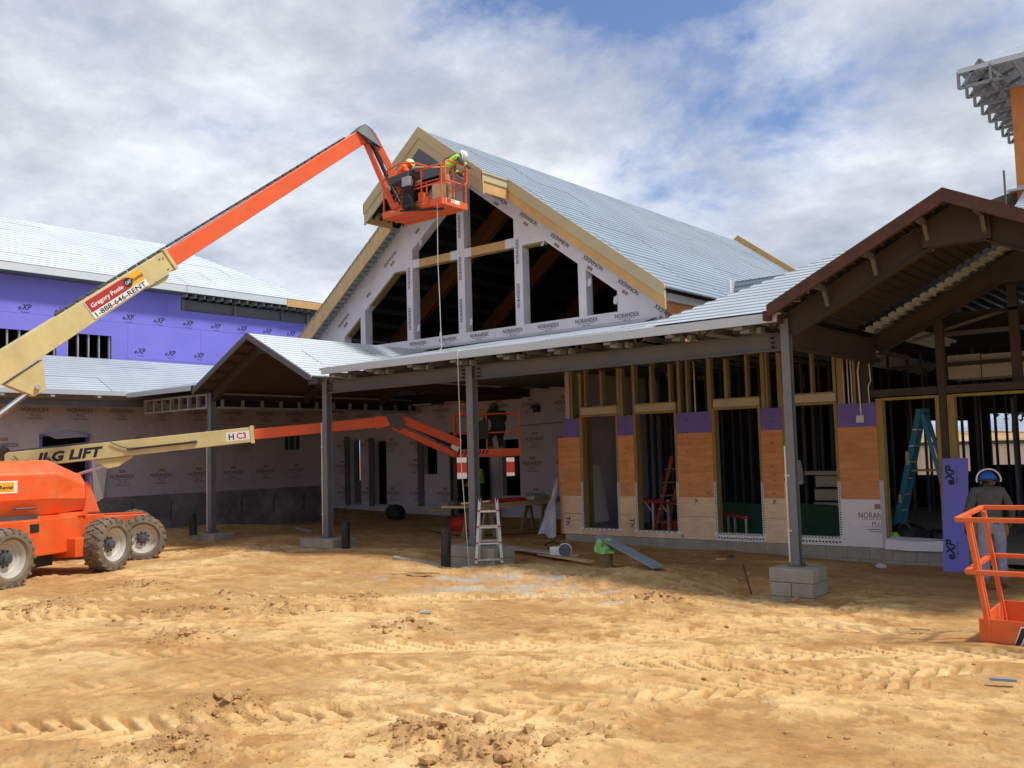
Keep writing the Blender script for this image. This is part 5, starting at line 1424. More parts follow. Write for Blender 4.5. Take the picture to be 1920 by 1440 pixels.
rect(tx, (-15.494, 16.62, 8.50), Y_, Z_, .50, .10, 3); rect(tx, (-15.492, 16.47, 8.50), Y_, Z_, .16, .09, 0); rect(tx, (-15.492, 16.63, 8.50), Y_, Z_, .12, .09, 1)
rect(tx, (-17.25, 16.215, 8.49), X_, Z_, .16, .05, 2); rect(tx, (-16.1, 16.215, 8.49), X_, Z_, .16, .05, 2)
tx.build('sticker', [m_stred, m_styel, m_tan, m_white], la)
mb = MB(); mb.quad((-15.95, 16.35, 8.6), (-15.6, 16.5, 8.6), (-15.6, 16.5, 9.0), (-15.95, 16.35, 9.0)); mb.build('kick_panel', m_tan, la)
# boards carried on the platform rail
t = MB(); t.hexa([(-16.35, 16.05, 9.42), (-15.6, 16.5, 9.36), (-15.75, 16.75, 9.46), (-16.5, 16.3, 9.52), (-16.35, 16.05, 9.45), (-15.6, 16.5, 9.39), (-15.75, 16.75, 9.49), (-16.5, 16.3, 9.55)])
tag(t.build('trim_board', m_tan), 'short tan trim board lying across the rails of the raised platform', 'board')

# ---------------------------------------------------------------- second lift with the level boom
lb = thing('boom_lift', 'second boom lift with level cream and orange boom reaching under the porch roof', 'boom lift', (-20.7, 9.8, .1))
nB = V3(.918, -.397, 0).normalized(); lB = V3(.397, .918, 0).normalized()
Fw = V3(-19.22, 10.42, 0)
for da, db in ((0, 0), (-2.45, 0), (0, -1.95), (-2.45, -1.95)):
    p = Fw + lB * da + nB * db
    wheel(lb, (p.x, p.y, gz(p.x, p.y) + .44 if (da, db) != (0, 0) else .52), nB if db == 0 else -nB, .50, .36)
cB = Fw - lB * 1.22 - nB * 1.05
def bp(a, b, z):
    p = cB + lB * a + nB * b; return (p.x, p.y, z)
mb = MB(); mb.hexa([bp(-1.6, -.62, .5), bp(-1.6, .62, .5), bp(1.45, .62, .5), bp(1.45, -.62, .5), bp(-1.6, -.62, 1.02), bp(-1.6, .62, 1.02), bp(1.35, .62, 1.02), bp(1.35, -.62, 1.02)]); mb.build('chassis', m_orange, lb, bevel=.015)
mb = MB(); mb.bar(bp(1.22, -1.0, .52), bp(1.22, 1.0, .52), .15, .18); mb.bar(bp(-1.22, -1.0, .55), bp(-1.22, 1.0, .55), .15, .18); mb.build('axle', m_black, lb)
mb = MB(); mb.hexa([bp(-1.8, -.9, 1.1), bp(-1.8, .5, 1.1), bp(.4, .5, 1.1), bp(.4, -.9, 1.1), bp(-1.8, -.9, 1.75), bp(-1.8, .4, 1.75), bp(.2, .4, 1.75), bp(.2, -.9, 1.75)]); mb.build('hood', m_orange, lb, bevel=.03)
b0 = V3(-22.7, 6.62, 2.07); bY = V3(-17.86, 12.374, 2.741); bE = V3(-15.95, 14.80, 2.985)
d2 = (bY - b0).normalized(); s2 = d2.cross(Z_).normalized(); u2 = s2.cross(d2).normalized()
mb = MB(); mb.bar(b0, bY, .24, .37, h2=.34); mb.build('base_boom', m_cream, lb, bevel=.01)
mb = MB(); mb.bar(bY - d2 * .08, bY, .27, .40); mb.build('boom_collar', m_cream, lb)
mb = MB(); mb.bar(bY, bE - d2 * .35, .18, .235); mb.bar(bE - d2 * .36, bE, .19, .30, h2=.22); mb.build('fly_boom', m_orangeb, lb, bevel=.008)
mb = MB(); mb.bar(b0 + u2 * .205, b0 + d2 * 4.6 + u2 * .20, .14, .045, up=u2); mb.build('hose_tray', m_dgrey, lb)
tx = MB()
L0 = lambda px: b0 + d2 * px
c = b0 + d2 * 3.62 + s2 * .1215 - u2 * .01
write(tx, 'JLG LIFT', c, d2, u2, width=1.42, height=.20, shear=.28, bold=.05, cur=0, space=1.05)
c = b0 + d2 * 7.20 + s2 * .1215
rect(tx, c, d2, u2, .52, .20, 3); write(tx, 'H', c - d2 * .15 + s2 * .002, d2, u2, height=.13, bold=.025, cur=2); write(tx, 'C3', c + d2 * .07 + s2 * .002, d2, u2, height=.13, bold=.025, cur=1)
tx.build('printed_lettering', [m_inkbk, m_stred, m_inkbk, m_white], lb)
p = b0 + d2 * 4.95 + s2 * .15 - u2 * .03
mb = MB(); mb.tube([p, p + d2 * 1.25], .022, 8); mb.build('side_rod', m_black, lb, smooth=True)
mb = MB(); mb.bar(p - d2 * .12, p - d2 * .0, .05, .06, up=u2); mb.bar(p + d2 * 1.22, p + d2 * 1.36, .05, .06, up=u2); mb.tube([p - d2 * .05, p - d2 * .3 + u2 * .1, p - d2 * .45 + u2 * .2], .012, 6); mb.build('rod_bracket', m_dgrey, lb)
p = b0 + d2 * 2.62 + s2 * .15 - u2 * .05
mb = MB(); mb.bar(p, p + d2 * .2, .05, .05, up=u2); mb.tube([p, p - d2 * .1 + u2 * .15], .012, 6); mb.build('side_bracket', m_dgrey, lb)
q = b0 + d2 * 4.35 - u2 * .18
mb = MB(); mb.prism([q + s2 * .07 - d2 * .25, q + s2 * .07 + d2 * .62, q + s2 * .07 + d2 * .25 - u2 * .20, q + s2 * .07 + d2 * .02 - u2 * .22], -s2 * .14); mb.build('cylinder_lug', m_cream, lb)
mb = MB(); mb.tube([q + d2 * .1 - u2 * .12, q - d2 * .75 - u2 * .30], .035, 10); mb.build('cylinder_rod', m_chrome, lb, smooth=True)
mb = MB(); mb.tube([q - d2 * .75 - u2 * .30, q - d2 * 2.0 - u2 * .58], .065, 10); mb.build('cylinder_barrel', m_black, lb, smooth=True)
# knuckle, jib and platform under the roof
mb = MB(); mb.prism([bE - d2 * .12 + s2 * .12 + u2 * .16, bE + d2 * .22 + s2 * .12 + u2 * .17, bE + d2 * .34 + s2 * .12 - u2 * .1, bE + d2 * .18 + s2 * .12 - u2 * .26, bE - d2 * .02 + s2 * .12 - u2 * .12], -s2 * .24); mb.build('knuckle_plate', m_dgrey, lb)
PE = V3(-15.12, 16.05, 2.16)
mb = MB(); mb.bar(bE + d2 * .02 - u2 * .13, PE, .16, .13); mb.build('jib_arm', m_orangeb, lb)
mb = MB(); mb.bar(bE + d2 * .12 + u2 * .07, PE + V3(.12, .1, .26), .16, .19); mb.build('jib_arm', m_orangeb, lb)
mb = MB(); mb.tube([bE + d2 * .2, PE + V3(.02, .02, .16)], .045, 8); mb.build('jib_cylinder', m_black, lb, smooth=True)
mb = MB(); mb.bar(PE + V3(-.05, -.02, .22), PE + V3(.08, .1, .12), .18, .13); mb.build('sticker', m_white, lb)
rxh = V3(RX.x, RX.y, 0).normalized(); fwh = V3(FW.x, FW.y, 0).normalized()
Pg, Tg = platform(lb, PE + V3(-.02, .0, -.05), rxh, fwh, 1.62, .80, 2.1, .16, 1.0, .02, m_orangew, posts_x=3)
mb = MB()
for k in range(9):
    a = Pg(.08 + k * .085, -.003, .03); b_ = Pg(.12 + k * .085, -.003, .03); c_ = Pg(.17 + k * .085, -.003, .13); d_ = Pg(.13 + k * .085, -.003, .13)
    mb.quad(a, b_, c_, d_)
mb.build('hazard_stripe', m_inkbk, lb)
mb = MB(); mb.tube([Tg(.25, -.02, 1.0), Tg(.25, -.05, 1.25), Tg(.75, -.05, 1.25), Tg(.75, -.02, 1.0)], .018, 6); mb.build('console_rail', m_orangew, lb)
mb = MB(); q0 = Pg(.55, .1, .62); mb.bar(q0, q0 + rxh * .30, .2, .45); mb.build('control_box', m_black, lb)

# ---------------------------------------------------------------- worn platform standing on the ground at the right
lc = thing('lift_platform', 'worn orange lift platform resting on the dirt at the right edge', 'platform', (-2.2, 9.5, .3))
PC = V3(-2.25, 9.5, .29)
mb = MB(); mb.box(-2.25, 9.5, .29, 0.2, 10.5, .31); mb.build('platform_floor', m_orangew, lc)
mb = MB()
mb.box(-2.25, 9.5, .312, .2, 9.52, .52); mb.box(-2.25, 10.48, .312, .2, 10.5, .55); mb.hexa([(-2.25, 9.52, .312), (-2.23, 9.52, .312), (-2.23, 10.48, .312), (-2.25, 10.48, .312), (-2.25, 9.52, .52), (-2.23, 9.52, .52), (-2.23, 10.48, .55), (-2.25, 10.48, .55)])
mb.build('platform_tray', m_orangew, lc)
mb = MB(); mb.box(-2.2, 9.55, .24, .15, 9.75, .289); mb.box(-2.2, 10.2, .24, .15, 10.4, .289); mb.build('skid', m_orangew, lc)
def cp(a, b, z): return V3(-2.22 + a - .085 * (z - .3), 9.53 + b - .17 * (z - .3), z)
for z, nm in ((1.45, 'top_rail'), (.96, 'mid_rail')):
    mb = MB(); mb.bar(cp(-.03, -.02, z), cp(2.4, -.02, z + .02), .045, .045); mb.build(nm, m_orangew, lc, bevel=.008)
    mb = MB(); mb.bar(cp(-.03, .0, z), cp(-.03, 1.0, z + .05), .045, .045); mb.build(nm, m_orangew, lc, bevel=.008)
    mb = MB(); mb.bar(cp(-.03, 1.0, z + .05), cp(2.4, 1.0, z + .07), .045, .045); mb.build(nm, m_orangew, lc, bevel=.008)
for a, b in ((.06, 0), (.03, .20), (.0, .92), (.9, 0), (1.7, 0), (.9, .97), (1.7, .97)):
    mb = MB(); mb.bar(cp(a, b, .33), cp(a, b, 1.47), .042, .042, up=(0, 1, 0)); mb.build('rail_post', m_orangew, lc, bevel=.006)
tx = MB()
write(tx, 'JLG', (-1.74, 9.497, .395), X_, Z_, width=.54, height=.15, shear=.25, bold=.055, cur=1)
write(tx, 'JLG', (-1.74, 9.494, .395), X_, Z_, width=.52, height=.135, shear=.25, bold=.025, cur=0)
tx.build('printed_lettering', [m_inkbk, m_white], lc)
mb = MB(); mb.box(-1.75, 9.9, .32, -1.5, 10.2, .50); mb.tube([(-1.8, 10.3, .33), (-1.7, 10.2, .42), (-1.6, 10.32, .36)], .025, 6)
tag(mb.build('tool_bag', m_black), 'black tool bag lying inside the platform at the right edge', 'bag')

# ================================================================== PEOPLE
def person(label, loc, rz, J, outfit, sc=1.0, hat=None, name='person'):
    """J: joints in local metres, figure faces +y.  outfit: bone -> material index"""
    B = dict(pelvis=(0, 0, .94), waist=(0, .0, 1.08), chest=(0, .02, 1.28), neck=(0, .01, 1.47), skull=(0, .03, 1.58), crown=(0, .03, 1.69),
             shL=(-.19, 0, 1.42), elL=(-.25, -.02, 1.14), wrL=(-.27, .08, .90), shR=(.19, 0, 1.42), elR=(.25, -.02, 1.14), wrR=(.27, .08, .90),
             hipL=(-.10, 0, .90), knL=(-.11, .03, .49), anL=(-.11, -.01, .10), toL=(-.12, .15, .05), hipR=(.10, 0, .90), knR=(.11, .03, .49), anR=(.11, -.01, .10), toR=(.12, .15, .05))
    B.update(J)
    rad = dict(pelvis=(.17, .13), waist=(.165, .125), chest=(.19, .135), neck=(.065, .065), skull=(.088, .10), crown=(.07, .08), shL=(.085, .085), elL=(.058, .058), wrL=(.042, .042), shR=(.085, .085), elR=(.058, .058), wrR=(.042, .042),
               hipL=(.115, .115), knL=(.08, .08), anL=(.06, .06), toL=(.05, .045), hipR=(.115, .115), knR=(.08, .08), anR=(.06, .06), toR=(.05, .045))
    E = [('pelvis', 'waist'), ('waist', 'chest'), ('chest', 'neck'), ('neck', 'skull'), ('skull', 'crown'), ('chest', 'shL'), ('shL', 'elL'), ('elL', 'wrL'), ('chest', 'shR'), ('shR', 'elR'), ('elR', 'wrR'),
         ('pelvis', 'hipL'), ('hipL', 'knL'), ('knL', 'anL'), ('anL', 'toL'), ('pelvis', 'hipR'), ('hipR', 'knR'), ('knR', 'anR'), ('anR', 'toR')]
    Rm = Matrix.Rotation(rz, 3, 'Z'); loc = V3(loc)
    Wp = {k: loc + Rm @ (V3(v) * sc) for k, v in B.items()}
    names = list(B)
    bm = bmesh.new()
    ly = bm.verts.layers.skin.verify()
    vm = {k: bm.verts.new(Wp[k] - loc) for k in names}
    for a, b in E: bm.edges.new((vm[a], vm[b]))
    for k in names:
        vm[k][ly].radius = (rad[k][0] * sc, rad[k][1] * sc)
        vm[k][ly].use_root = (k == 'pelvis')
    me = bpy.data.meshes.new('p'); bm.to_mesh(me); bm.free()
    ob = bpy.data.objects.new('p', me); COL.objects.link(ob)
    md = ob.modifiers.new('s', 'SKIN'); md.use_smooth_shade = True
    ob.modifiers.new('d', 'SUBSURF').levels = 2
    dg = bpy.context.evaluated_depsgraph_get(); dg.update()
    m2 = bpy.data.meshes.new_from_object(ob.evaluated_get(dg))
    bpy.data.objects.remove(ob)
    m2.name = name
    m2.materials.clear()
    mats = outfit['mats']
    for m in mats: m2.materials.append(m)
    segs = [(a, b, Wp[a] - loc, Wp[b] - loc) for a, b in E]
    rng = random.Random(len(label))
    for p in m2.polygons:
        c = p.center; best = 9; key = None
        for a, b, pa, pb in segs:
            d = pb - pa; t = max(0, min(1, (c - pa).dot(d) / max(1e-6, d.length_squared)))
            ds = (c - pa - d * t).length - (rad[a][0] * (1 - t) + rad[b][0] * t) * sc * .6
            if ds < best: best = ds; key = (a, b, t)
        mi = outfit['pick'](*key)
        if key[1] in ('skull', 'crown') and 'hair' in outfit and p.normal.dot(Rm @ V3(0, 1, 0)) < .25: mi = outfit['hair']
        p.material_index = mi
        p.use_smooth = True
    # cloth folds
    for v in m2.vertices:
        n = v.normal; q = v.co * (9 / sc)
        v.co += n * (math.sin(q.x * 3 + q.z * 4.3) * math.sin(q.y * 3.7 - q.z * 2.1) * .007 * sc)
    o = bpy.data.objects.new(name, m2); COL.objects.link(o); o.location = loc; BASE[o.name] = loc
    tag(o, label, 'person')
    # hands: palm, four fingers and a thumb
    for s in 'LR':
        wr = Wp['wr' + s]; el = Wp['el' + s]; d = (wr - el).normalized()
        side = d.cross(Rm @ V3(0, 1, 0)); side = side.normalized() if side.length > .1 else Rm @ V3(1, 0, 0)
        nn = side.cross(d).normalized()
        mb = MB()
        mb.bar(wr - d * .01, wr + d * .085 * sc, .075 * sc, .03 * sc, up=nn, w2=.085 * sc, h2=.028 * sc)
        for k, ln in enumerate((.062, .072, .068, .052)):
            a = wr + d * .08 * sc + side * ((k - 1.5) * .021 * sc)
            mb.tube([a, a + d * ln * .5 * sc - nn * .008 * sc, a + d * ln * .8 * sc - nn * .03 * sc], [.010 * sc, .0095 * sc, .008 * sc], 6)
        sg = 1 if s == 'L' else -1
        a = wr + d * .02 * sc + side * sg * .035 * sc
        mb.tube([a, a + d * .03 * sc + side * sg * .025 * sc, a + d * .065 * sc + side * sg * .03 * sc - nn * .012 * sc], [.013 * sc, .012 * sc, .009 * sc], 6)
        mb.build('hand', outfit.get('glove', m_skin), o, smooth=True)
    # face: nose and ears; hat
    sk = Wp['skull']; upv = (Wp['crown'] - Wp['neck']).normalized()
    fwd = Rm @ V3(*outfit.get('look', (0, 1, 0))); fwd = (fwd - upv * fwd.dot(upv)).normalized(); sd = fwd.cross(upv)
    mb = MB()
    mb.ellipsoid(sk + fwd * .095 * sc - upv * .02 * sc, (.014 * sc, .016 * sc, .022 * sc), 8, 6)
    mb.build('nose', m_skin, o, smooth=True)
    for sg in (-1, 1):
        mb = MB(); mb.ellipsoid(sk + sd * sg * .088 * sc - upv * .01 * sc, (.014 * sc, .018 * sc, .03 * sc), 8, 6); mb.build('ear', m_skin, o, smooth=True)
        mb = MB(); mb.ellipsoid(sk + sd * sg * .033 * sc + fwd * .083 * sc + upv * .012 * sc, (.011 * sc, .011 * sc, .008 * sc), 8, 6); mb.build('eye', m_inkbk, o, smooth=True)
    mb = MB(); mb.bar(sk + fwd * .085 * sc - upv * .062 * sc - sd * .022 * sc, sk + fwd * .085 * sc - upv * .062 * sc + sd * .022 * sc, .01, .008); mb.build('mouth', m_stred, o)
    if hat:
        rot = Matrix((sd, fwd, upv)).transposed()
        c = sk + upv * .035 * sc
        mb = MB(); mb.ellipsoid(c, (.118 * sc, .14 * sc, .125 * sc), 20, 8, 0.0, rot)
        n = 24; vs = []
        for k in range(n):
            t = 2 * math.pi * k / n
            f_ = max(0, math.sin(t))
            for rr in (1.0, 1.12 + .22 * f_):
                vs.append(c + rot @ V3(.118 * sc * math.cos(t) * rr, .14 * sc * math.sin(t) * rr, (-.004 - (.02 if rr > 1 else 0)) * sc))
        mb.add(vs, [(2 * k, 2 * k + 1, (2 * k + 3) % (2 * n), (2 * k + 2) % (2 * n)) for k in range(n)])
        for kx in (-.03, 0, .03):
            pts = [c + rot @ V3(kx * sc, .138 * sc * math.cos(t), .128 * sc * math.sin(t)) for t in [.35 + i * .3 for i in range(9)]]
            mb.tube(pts, .006 * sc, 5)
        h_ = mb.build('hard_hat', hat, o, smooth=True)
    return o, Wp, Rm

def pick_std(shirt, trousers, boots, skin=3):
    def f(a, b, t):
        if b in ('skull', 'crown'): return skin
        if (a, b) == ('chest', 'neck') and t > .85: return skin
        if b in ('toL', 'toR') or (b in ('anL', 'anR') and t > .80): return boots
        if b in ('knL', 'knR', 'anL', 'anR', 'hipL', 'hipR'): return trousers
        if (a, b) == ('pelvis', 'waist') and t < .35: return trousers
        return shirt
    return f
# worker in the grey jacket
x, y = -3.27, 14.80
o, Wp, Rm = person('person in blue hard hat, grey jacket and faded jeans seen from behind', (x, y, gz(x, y) - .0), math.radians(28),
    dict(chest=(.0, .03, 1.27), neck=(.02, .06, 1.45), skull=(.03, .10, 1.56), crown=(.03, .11, 1.67), elL=(-.31, -.04, 1.12), wrL=(-.27, .14, .90), elR=(.30, .0, 1.12), wrR=(.28, .16, .88), knR=(.13, .06, .49), anR=(.16, .05, .10), toR=(.19, .2, .05), knL=(-.10, .02, .48)),
    dict(mats=[m_jacket, m_jeans, m_boot, m_skin, m_darkcl], pick=lambda a, b, t: 0 if (a, b) in (('neck', 'skull'), ('chest', 'neck')) else pick_std(0, 1, 2)(a, b, t), glove=m_darkcl, hair=0), 1.0, m_hatb)
c = Wp['skull'] + V3(0, 0, .03)
mb = MB()
side = Rm @ V3(1, 0, 0); back = Rm @ V3(0, -1, 0)
mb.tube([c + side * .165 * math.cos(t) + back * .05 + V3(0, 0, .155 * math.sin(t) + .005) for t in [math.pi * k / 14 for k in range(-1, 16)]], .011, 6)
mb.build('face_shield_band', m_white, o, smooth=True)
mb = MB(); p = c + Rm @ V3(.08, .19, .03); mb.bar(p - side * .10, p + side * .10, .05, .008); mb.build('visor', m_dgrey, o)
mb = MB()
cw = Wp['waist'] - V3(0, 0, .07)
mb.tube([cw + Rm @ V3(.175 * math.cos(t), .135 * math.sin(t), 0) for t in [2 * math.pi * k / 20 for k in range(21)]], .022, 6); mb.build('tool_belt', m_boot, o, smooth=True)
for sgx in (-1, 1):
    mb = MB(); p = cw + Rm @ V3(sgx * .19, .02, -.14); mb.ellipsoid(p, (.06, .07, .12), 10, 8); mb.build('tool_pouch', m_boot, o, smooth=True)
mb = MB(); mb.tube([cw + Rm @ V3(-.21, .05, .02), cw + Rm @ V3(-.21, .06, -.22)], .014, 6); mb.build('tool_handle', m_styel, o)

# worker in orange at the left of the raised platform, bending to the wall
def pick_vest(vest, stripe):
    base = pick_std(0, 1, 2)
    def f(a, b, t):
        r = base(a, b, t)
        return r
    return f
person('person in orange hi-vis shirt and yellow hard hat bending in the raised platform', (-17.42, 16.60, 8.40), math.radians(-40),
    dict(pelvis=(0, -.04, .92), waist=(0, .0, 1.07), chest=(0, .08, 1.25), neck=(.0, .20, 1.40), skull=(0, .28, 1.47), crown=(0, .34, 1.56), shL=(-.19, .13, 1.37), shR=(.19, .13, 1.37), elL=(-.27, .26, 1.15), wrL=(-.2, .46, 1.06), elR=(.28, .24, 1.13), wrR=(.2, .46, 1.02), hipL=(-.1, -.05, .85), hipR=(.1, -.05, .85), knL=(-.11, .05, .46), knR=(.11, .05, .46)),
    dict(mats=[m_hiorange, m_darkcl, m_boot, m_hiorange], pick=pick_std(0, 1, 2), look=(0, 1, -.4)), 1.0, m_haty)
# worker in the lime vest at the right end, leaning over the rail
o, Wp, Rm = person('person in lime vest and white hard hat leaning over the raised platform rail', (-15.72, 16.68, 8.40), math.radians(-35),
    dict(pelvis=(0, -.12, .86), waist=(0, -.05, 1.0), chest=(.0, .10, 1.20), neck=(.08, .26, 1.30), skull=(.12, .36, 1.31), crown=(.16, .46, 1.33), shL=(-.19, .16, 1.30), shR=(.19, .20, 1.28), elL=(-.28, .26, 1.04), wrL=(-.22, .46, .90), elR=(.30, .36, 1.06), wrR=(.26, .56, .96), hipL=(-.1, -.1, .83), hipR=(.1, -.1, .83), knL=(-.11, .02, .45), knR=(.11, .02, .45)),
    dict(mats=[m_neon, m_khaki, m_boot, m_skin, m_jacket], pick=lambda a, b, t: 4 if b in ('elL', 'wrL', 'elR', 'wrR') and t > .3 else pick_std(0, 1, 2)(a, b, t), look=(.2, 1, -.5)), 1.0, m_hatw)
for sgx in (-1, 1):
    mb = MB()
    pa = Wp['sh' + 'LR'[sgx > 0]] + V3(0, 0, .06); pb = Wp['chest'] + Rm @ V3(sgx * .05, -.17, .02); pc = Wp['waist'] + Rm @ V3(sgx * .10, -.16, 0)
    mb.tube([pa, pb, pc], .022, 6); mb.build('harness_strap', m_dgrey, o, smooth=True)
mb = MB(); cw = Wp['waist'] + V3(0, 0, -.02)
mb.tube([cw + Rm @ V3(.18 * math.cos(t), .14 * math.sin(t), 0) for t in [2 * math.pi * k / 20 for k in range(21)]], .025, 6); mb.build('tool_belt', m_khaki, o, smooth=True)
# dark figure in the far basket
q = Pg(1.05, .42, .03)
person('person in dark clothes crouching inside the far platform under the roof', (q.x, q.y, q.z), math.radians(60),
    dict(pelvis=(0, -.1, .58), waist=(0, -.05, .72), chest=(0, .05, .88), neck=(0, .12, 1.02), skull=(0, .16, 1.10), crown=(0, .18, 1.2), shL=(-.19, .05, .99), shR=(.19, .05, .99), elL=(-.26, .16, .78), wrL=(-.2, .36, .80), elR=(.26, .16, .8), wrR=(.18, .36, .9), hipL=(-.1, -.08, .55), hipR=(.1, -.08, .55), knL=(-.14, .2, .42), knR=(.14, .2, .42), anL=(-.13, .02, .1), anR=(.13, .02, .1)),
    dict(mats=[m_darkcl, m_darkcl, m_boot, m_darkcl], pick=pick_std(0, 1, 2), glove=m_darkcl), 1.0, m_dgrey)
# figure in the doorway
person('person in lime shirt and dark trousers standing in the doorway behind the work table', (-17.95, 20.1, .27), math.radians(150),
    dict(chest=(0, .05, 1.25), neck=(0, .14, 1.4), skull=(0, .2, 1.47), crown=(0, .25, 1.56), elL=(-.25, .1, 1.1), wrL=(-.15, .32, 1.02), elR=(.25, .1, 1.1), wrR=(.15, .32, 1.02)),
    dict(mats=[m_neon, m_darkcl, m_darkcl, m_skin], pick=pick_std(0, 1, 2)), 1.0, m_dgrey)

# ================================================================== SMALL THINGS ON SITE
# rope from the raised platform over the fascia to the ground
mb = MB()
mb.tube([(-15.64, 16.20, 8.38), (-15.66, 16.2, 7.0), (-15.63, 16.21, 5.8), (-15.60, 16.2, 4.76), (-15.45, 15.95, 4.68), (-14.2, 14.8, 4.49), (-12.9, 13.6, 4.28), (-11.72, 12.64, 4.13), (-11.68, 12.56, 4.06), (-11.66, 12.55, 3.3), (-11.62, 12.53, 2.0), (-11.53, 12.51, 1.0), (-11.46, 12.5, gz(-11.46, 12.5) + .06), (-11.2, 12.4, gz(-11.2, 12.4) + .03), (-11.4, 12.25, gz(-11.4, 12.25) + .03)], .008, 5)
tag(mb.build('rope', m_cord, smooth=True), 'pale rope hanging from the raised platform over the porch fascia to the ground', 'rope')

def corr_pipe(x, y, h, r, m, label, tilt=(0, 0), z0=None):
    z0 = gz(x, y) - .12 if z0 is None else z0
    mb = MB(); n = int(h / .035)
    prof = []
    for k in range(n):
        u = h * k / n
        prof += [(u, r), (u + .016, r), (u + .02, r * .92), (u + .032, r * .92)]
    prof += [(h, r), (h, r * .86), (h * .6, r * .86)]
    mb.lathe((x, y, z0), (tilt[0], tilt[1], 1), prof, 18)
    o = mb.build('corrugated_pipe', m, smooth=True)
    return tag(o, label, 'pipe', 'corrugated drain pipes standing in the dirt')
corr_pipe(-11.95, 12.40, .88, .095, m_pipe, 'tallest black corrugated pipe standing beside the white step ladder', (.03, 0))
corr_pipe(-15.42, 12.95, .70, .095, m_pipe, 'black corrugated pipe standing against the pier under the small gable')
corr_pipe(-20.98, 12.72, .52, .10, m_pipe, 'short tilted black corrugated pipe on the leftmost block pier', (-.12, 0), .32)
corr_pipe(-8.92, 13.2, .52, .115, m_pipetan, 'dusty tan corrugated pipe capped with green cloth')
mb = MB()
rng = random.Random(2); zt = gz(-8.92, 13.2) + .40
vs = []; n = 18
for j in range(5):
    for k in range(n):
        t = 2 * math.pi * k / n; r = (.04, .10, .12, .13, .15)[j] + rng.uniform(-.025, .03)
        vs.append((-8.95 + r * math.cos(t) * 1.2, 13.2 + r * math.sin(t), zt + (.07, .05, .0, -.05, -.13)[j] + rng.uniform(-.035, .035)))
mb.add(vs, [(j * n + k, j * n + (k + 1) % n, (j + 1) * n + (k + 1) % n, (j + 1) * n + k) for j in range(4) for k in range(n)] + [tuple(range(n - 1, -1, -1))])
tag(mb.build('green_cloth', m_green), 'crumpled bright green cloth on top of the tan pipe', 'cloth')
mb = MB(); a = V3(-9.1, 13.3, zt + .13); b = V3(-7.75, 12.95, gz(-7.75, 12.95) + .06); mb.bar(a, b, .26, .02); tag(mb.build('grey_plank', m_greyboard), 'flat grey board leaning from the tan pipe down to the dirt', 'board')

# white step ladder in front of the middle column
sl_ = thing('step_ladder', 'dusty white multi-position step ladder standing in front of the middle column', 'ladder', (-11.3, 12.6, .1))
zg = .15
lx = rxh; ly_ = fwh
lo = V3(-11.30, 12.88, 0) + V3(FW.x, FW.y, 0) * .24
def lpnt(a, b, z): return lo + lx * a + ly_ * b + V3(0, 0, zg + z)
for sgx in (-1, 1):
    mb = MB(); mb.bar(lpnt(.235 * sgx, -.26, 0), lpnt(.155 * sgx, 0, 1.20), .055, .03); mb.build('front_rail', m_alu, sl_, bevel=.005)
    mb = MB(); mb.bar(lpnt(.24 * sgx, .50, -.05), lpnt(.155 * sgx, .05, 1.18), .05, .03); mb.build('rear_rail', m_alu, sl_, bevel=.005)
    mb = MB(); mb.bar(lpnt(.19 * sgx, -.18, .02), lpnt(.15 * sgx, .02, .62), .035, .025); mb.build('inner_rail', m_alu, sl_)
    mb = MB(); mb.box(*(lpnt(.155 * sgx, .0, 1.15) - V3(.03, .03, .06)), *(lpnt(.155 * sgx, .0, 1.15) + V3(.03, .03, .06))); mb.build('hinge', m_dgrey, sl_)
for k in range(4):
    t = .07 + k * .29
    mb = MB(); mb.bar(lpnt(-.235 + t * .068, -.27 + t * .22, t), lpnt(.235 - t * .068, -.27 + t * .22, t), .05, .03); mb.build('rung', m_alu, sl_)
    mb = MB(); mb.bar(lpnt(-.235 + t * .068, .48 - t * .37, t), lpnt(.235 - t * .068, .48 - t * .37, t), .045, .03); mb.build('rung', m_alu, sl_)
    for sgx in (-1, 1):
        mb = MB(); p = lpnt((.24 - t * .068) * sgx, -.29 + t * .22, t + .015); mb.box(p.x - .02, p.y - .025, p.z - .012, p.x + .02, p.y + .01, p.z + .012); mb.build('red_lock', m_red, sl_)

# work table of boards on saw horses
wt = thing('work_table', 'long plank work table on saw horses in the covered entry', 'table', (-14.7, 17.5, .2))
mb = MB(); mb.hexa([(-14.95, 15.4, .93), (-14.3, 15.5, .93), (-14.1, 19.6, .93), (-14.75, 19.6, .93), (-14.95, 15.4, .98), (-14.3, 15.5, .98), (-14.1, 19.6, .98), (-14.75, 19.6, .98)]); mb.build('plank_top', m_wood, wt)
mb = MB(); mb.bar((-15.1, 15.2, .90), (-14.75, 16.4, .94), .3, .03); mb.build('loose_plank', m_treated, wt)
mb = MB(); mb.bar((-14.28, 15.9, .90), (-14.1, 19.0, .90), .09, .05); mb.build('edge_board', m_wood, wt)
for yy in (16.2, 18.4):
    for (dx_, dy_) in ((-.3, -.16), (.3, -.16), (-.3, .16), (.3, .16)):
        mb = MB(); mb.bar((-14.5 + dx_, yy + dy_ * 1.6, .14), (-14.5 + dx_ * .85, yy + dy_ * .25, .90), .05, .09); mb.build('trestle_leg', m_stud, wt)
    mb = MB(); mb.bar((-14.9, yy, .87), (-14.1, yy, .87), .09, .09); mb.build('trestle_beam', m_stud, wt)
    mb = MB(); mb.bar((-14.2, yy - .24, .45), (-14.2, yy + .24, .45), .03, .12); mb.build('trestle_brace', m_stud, wt)
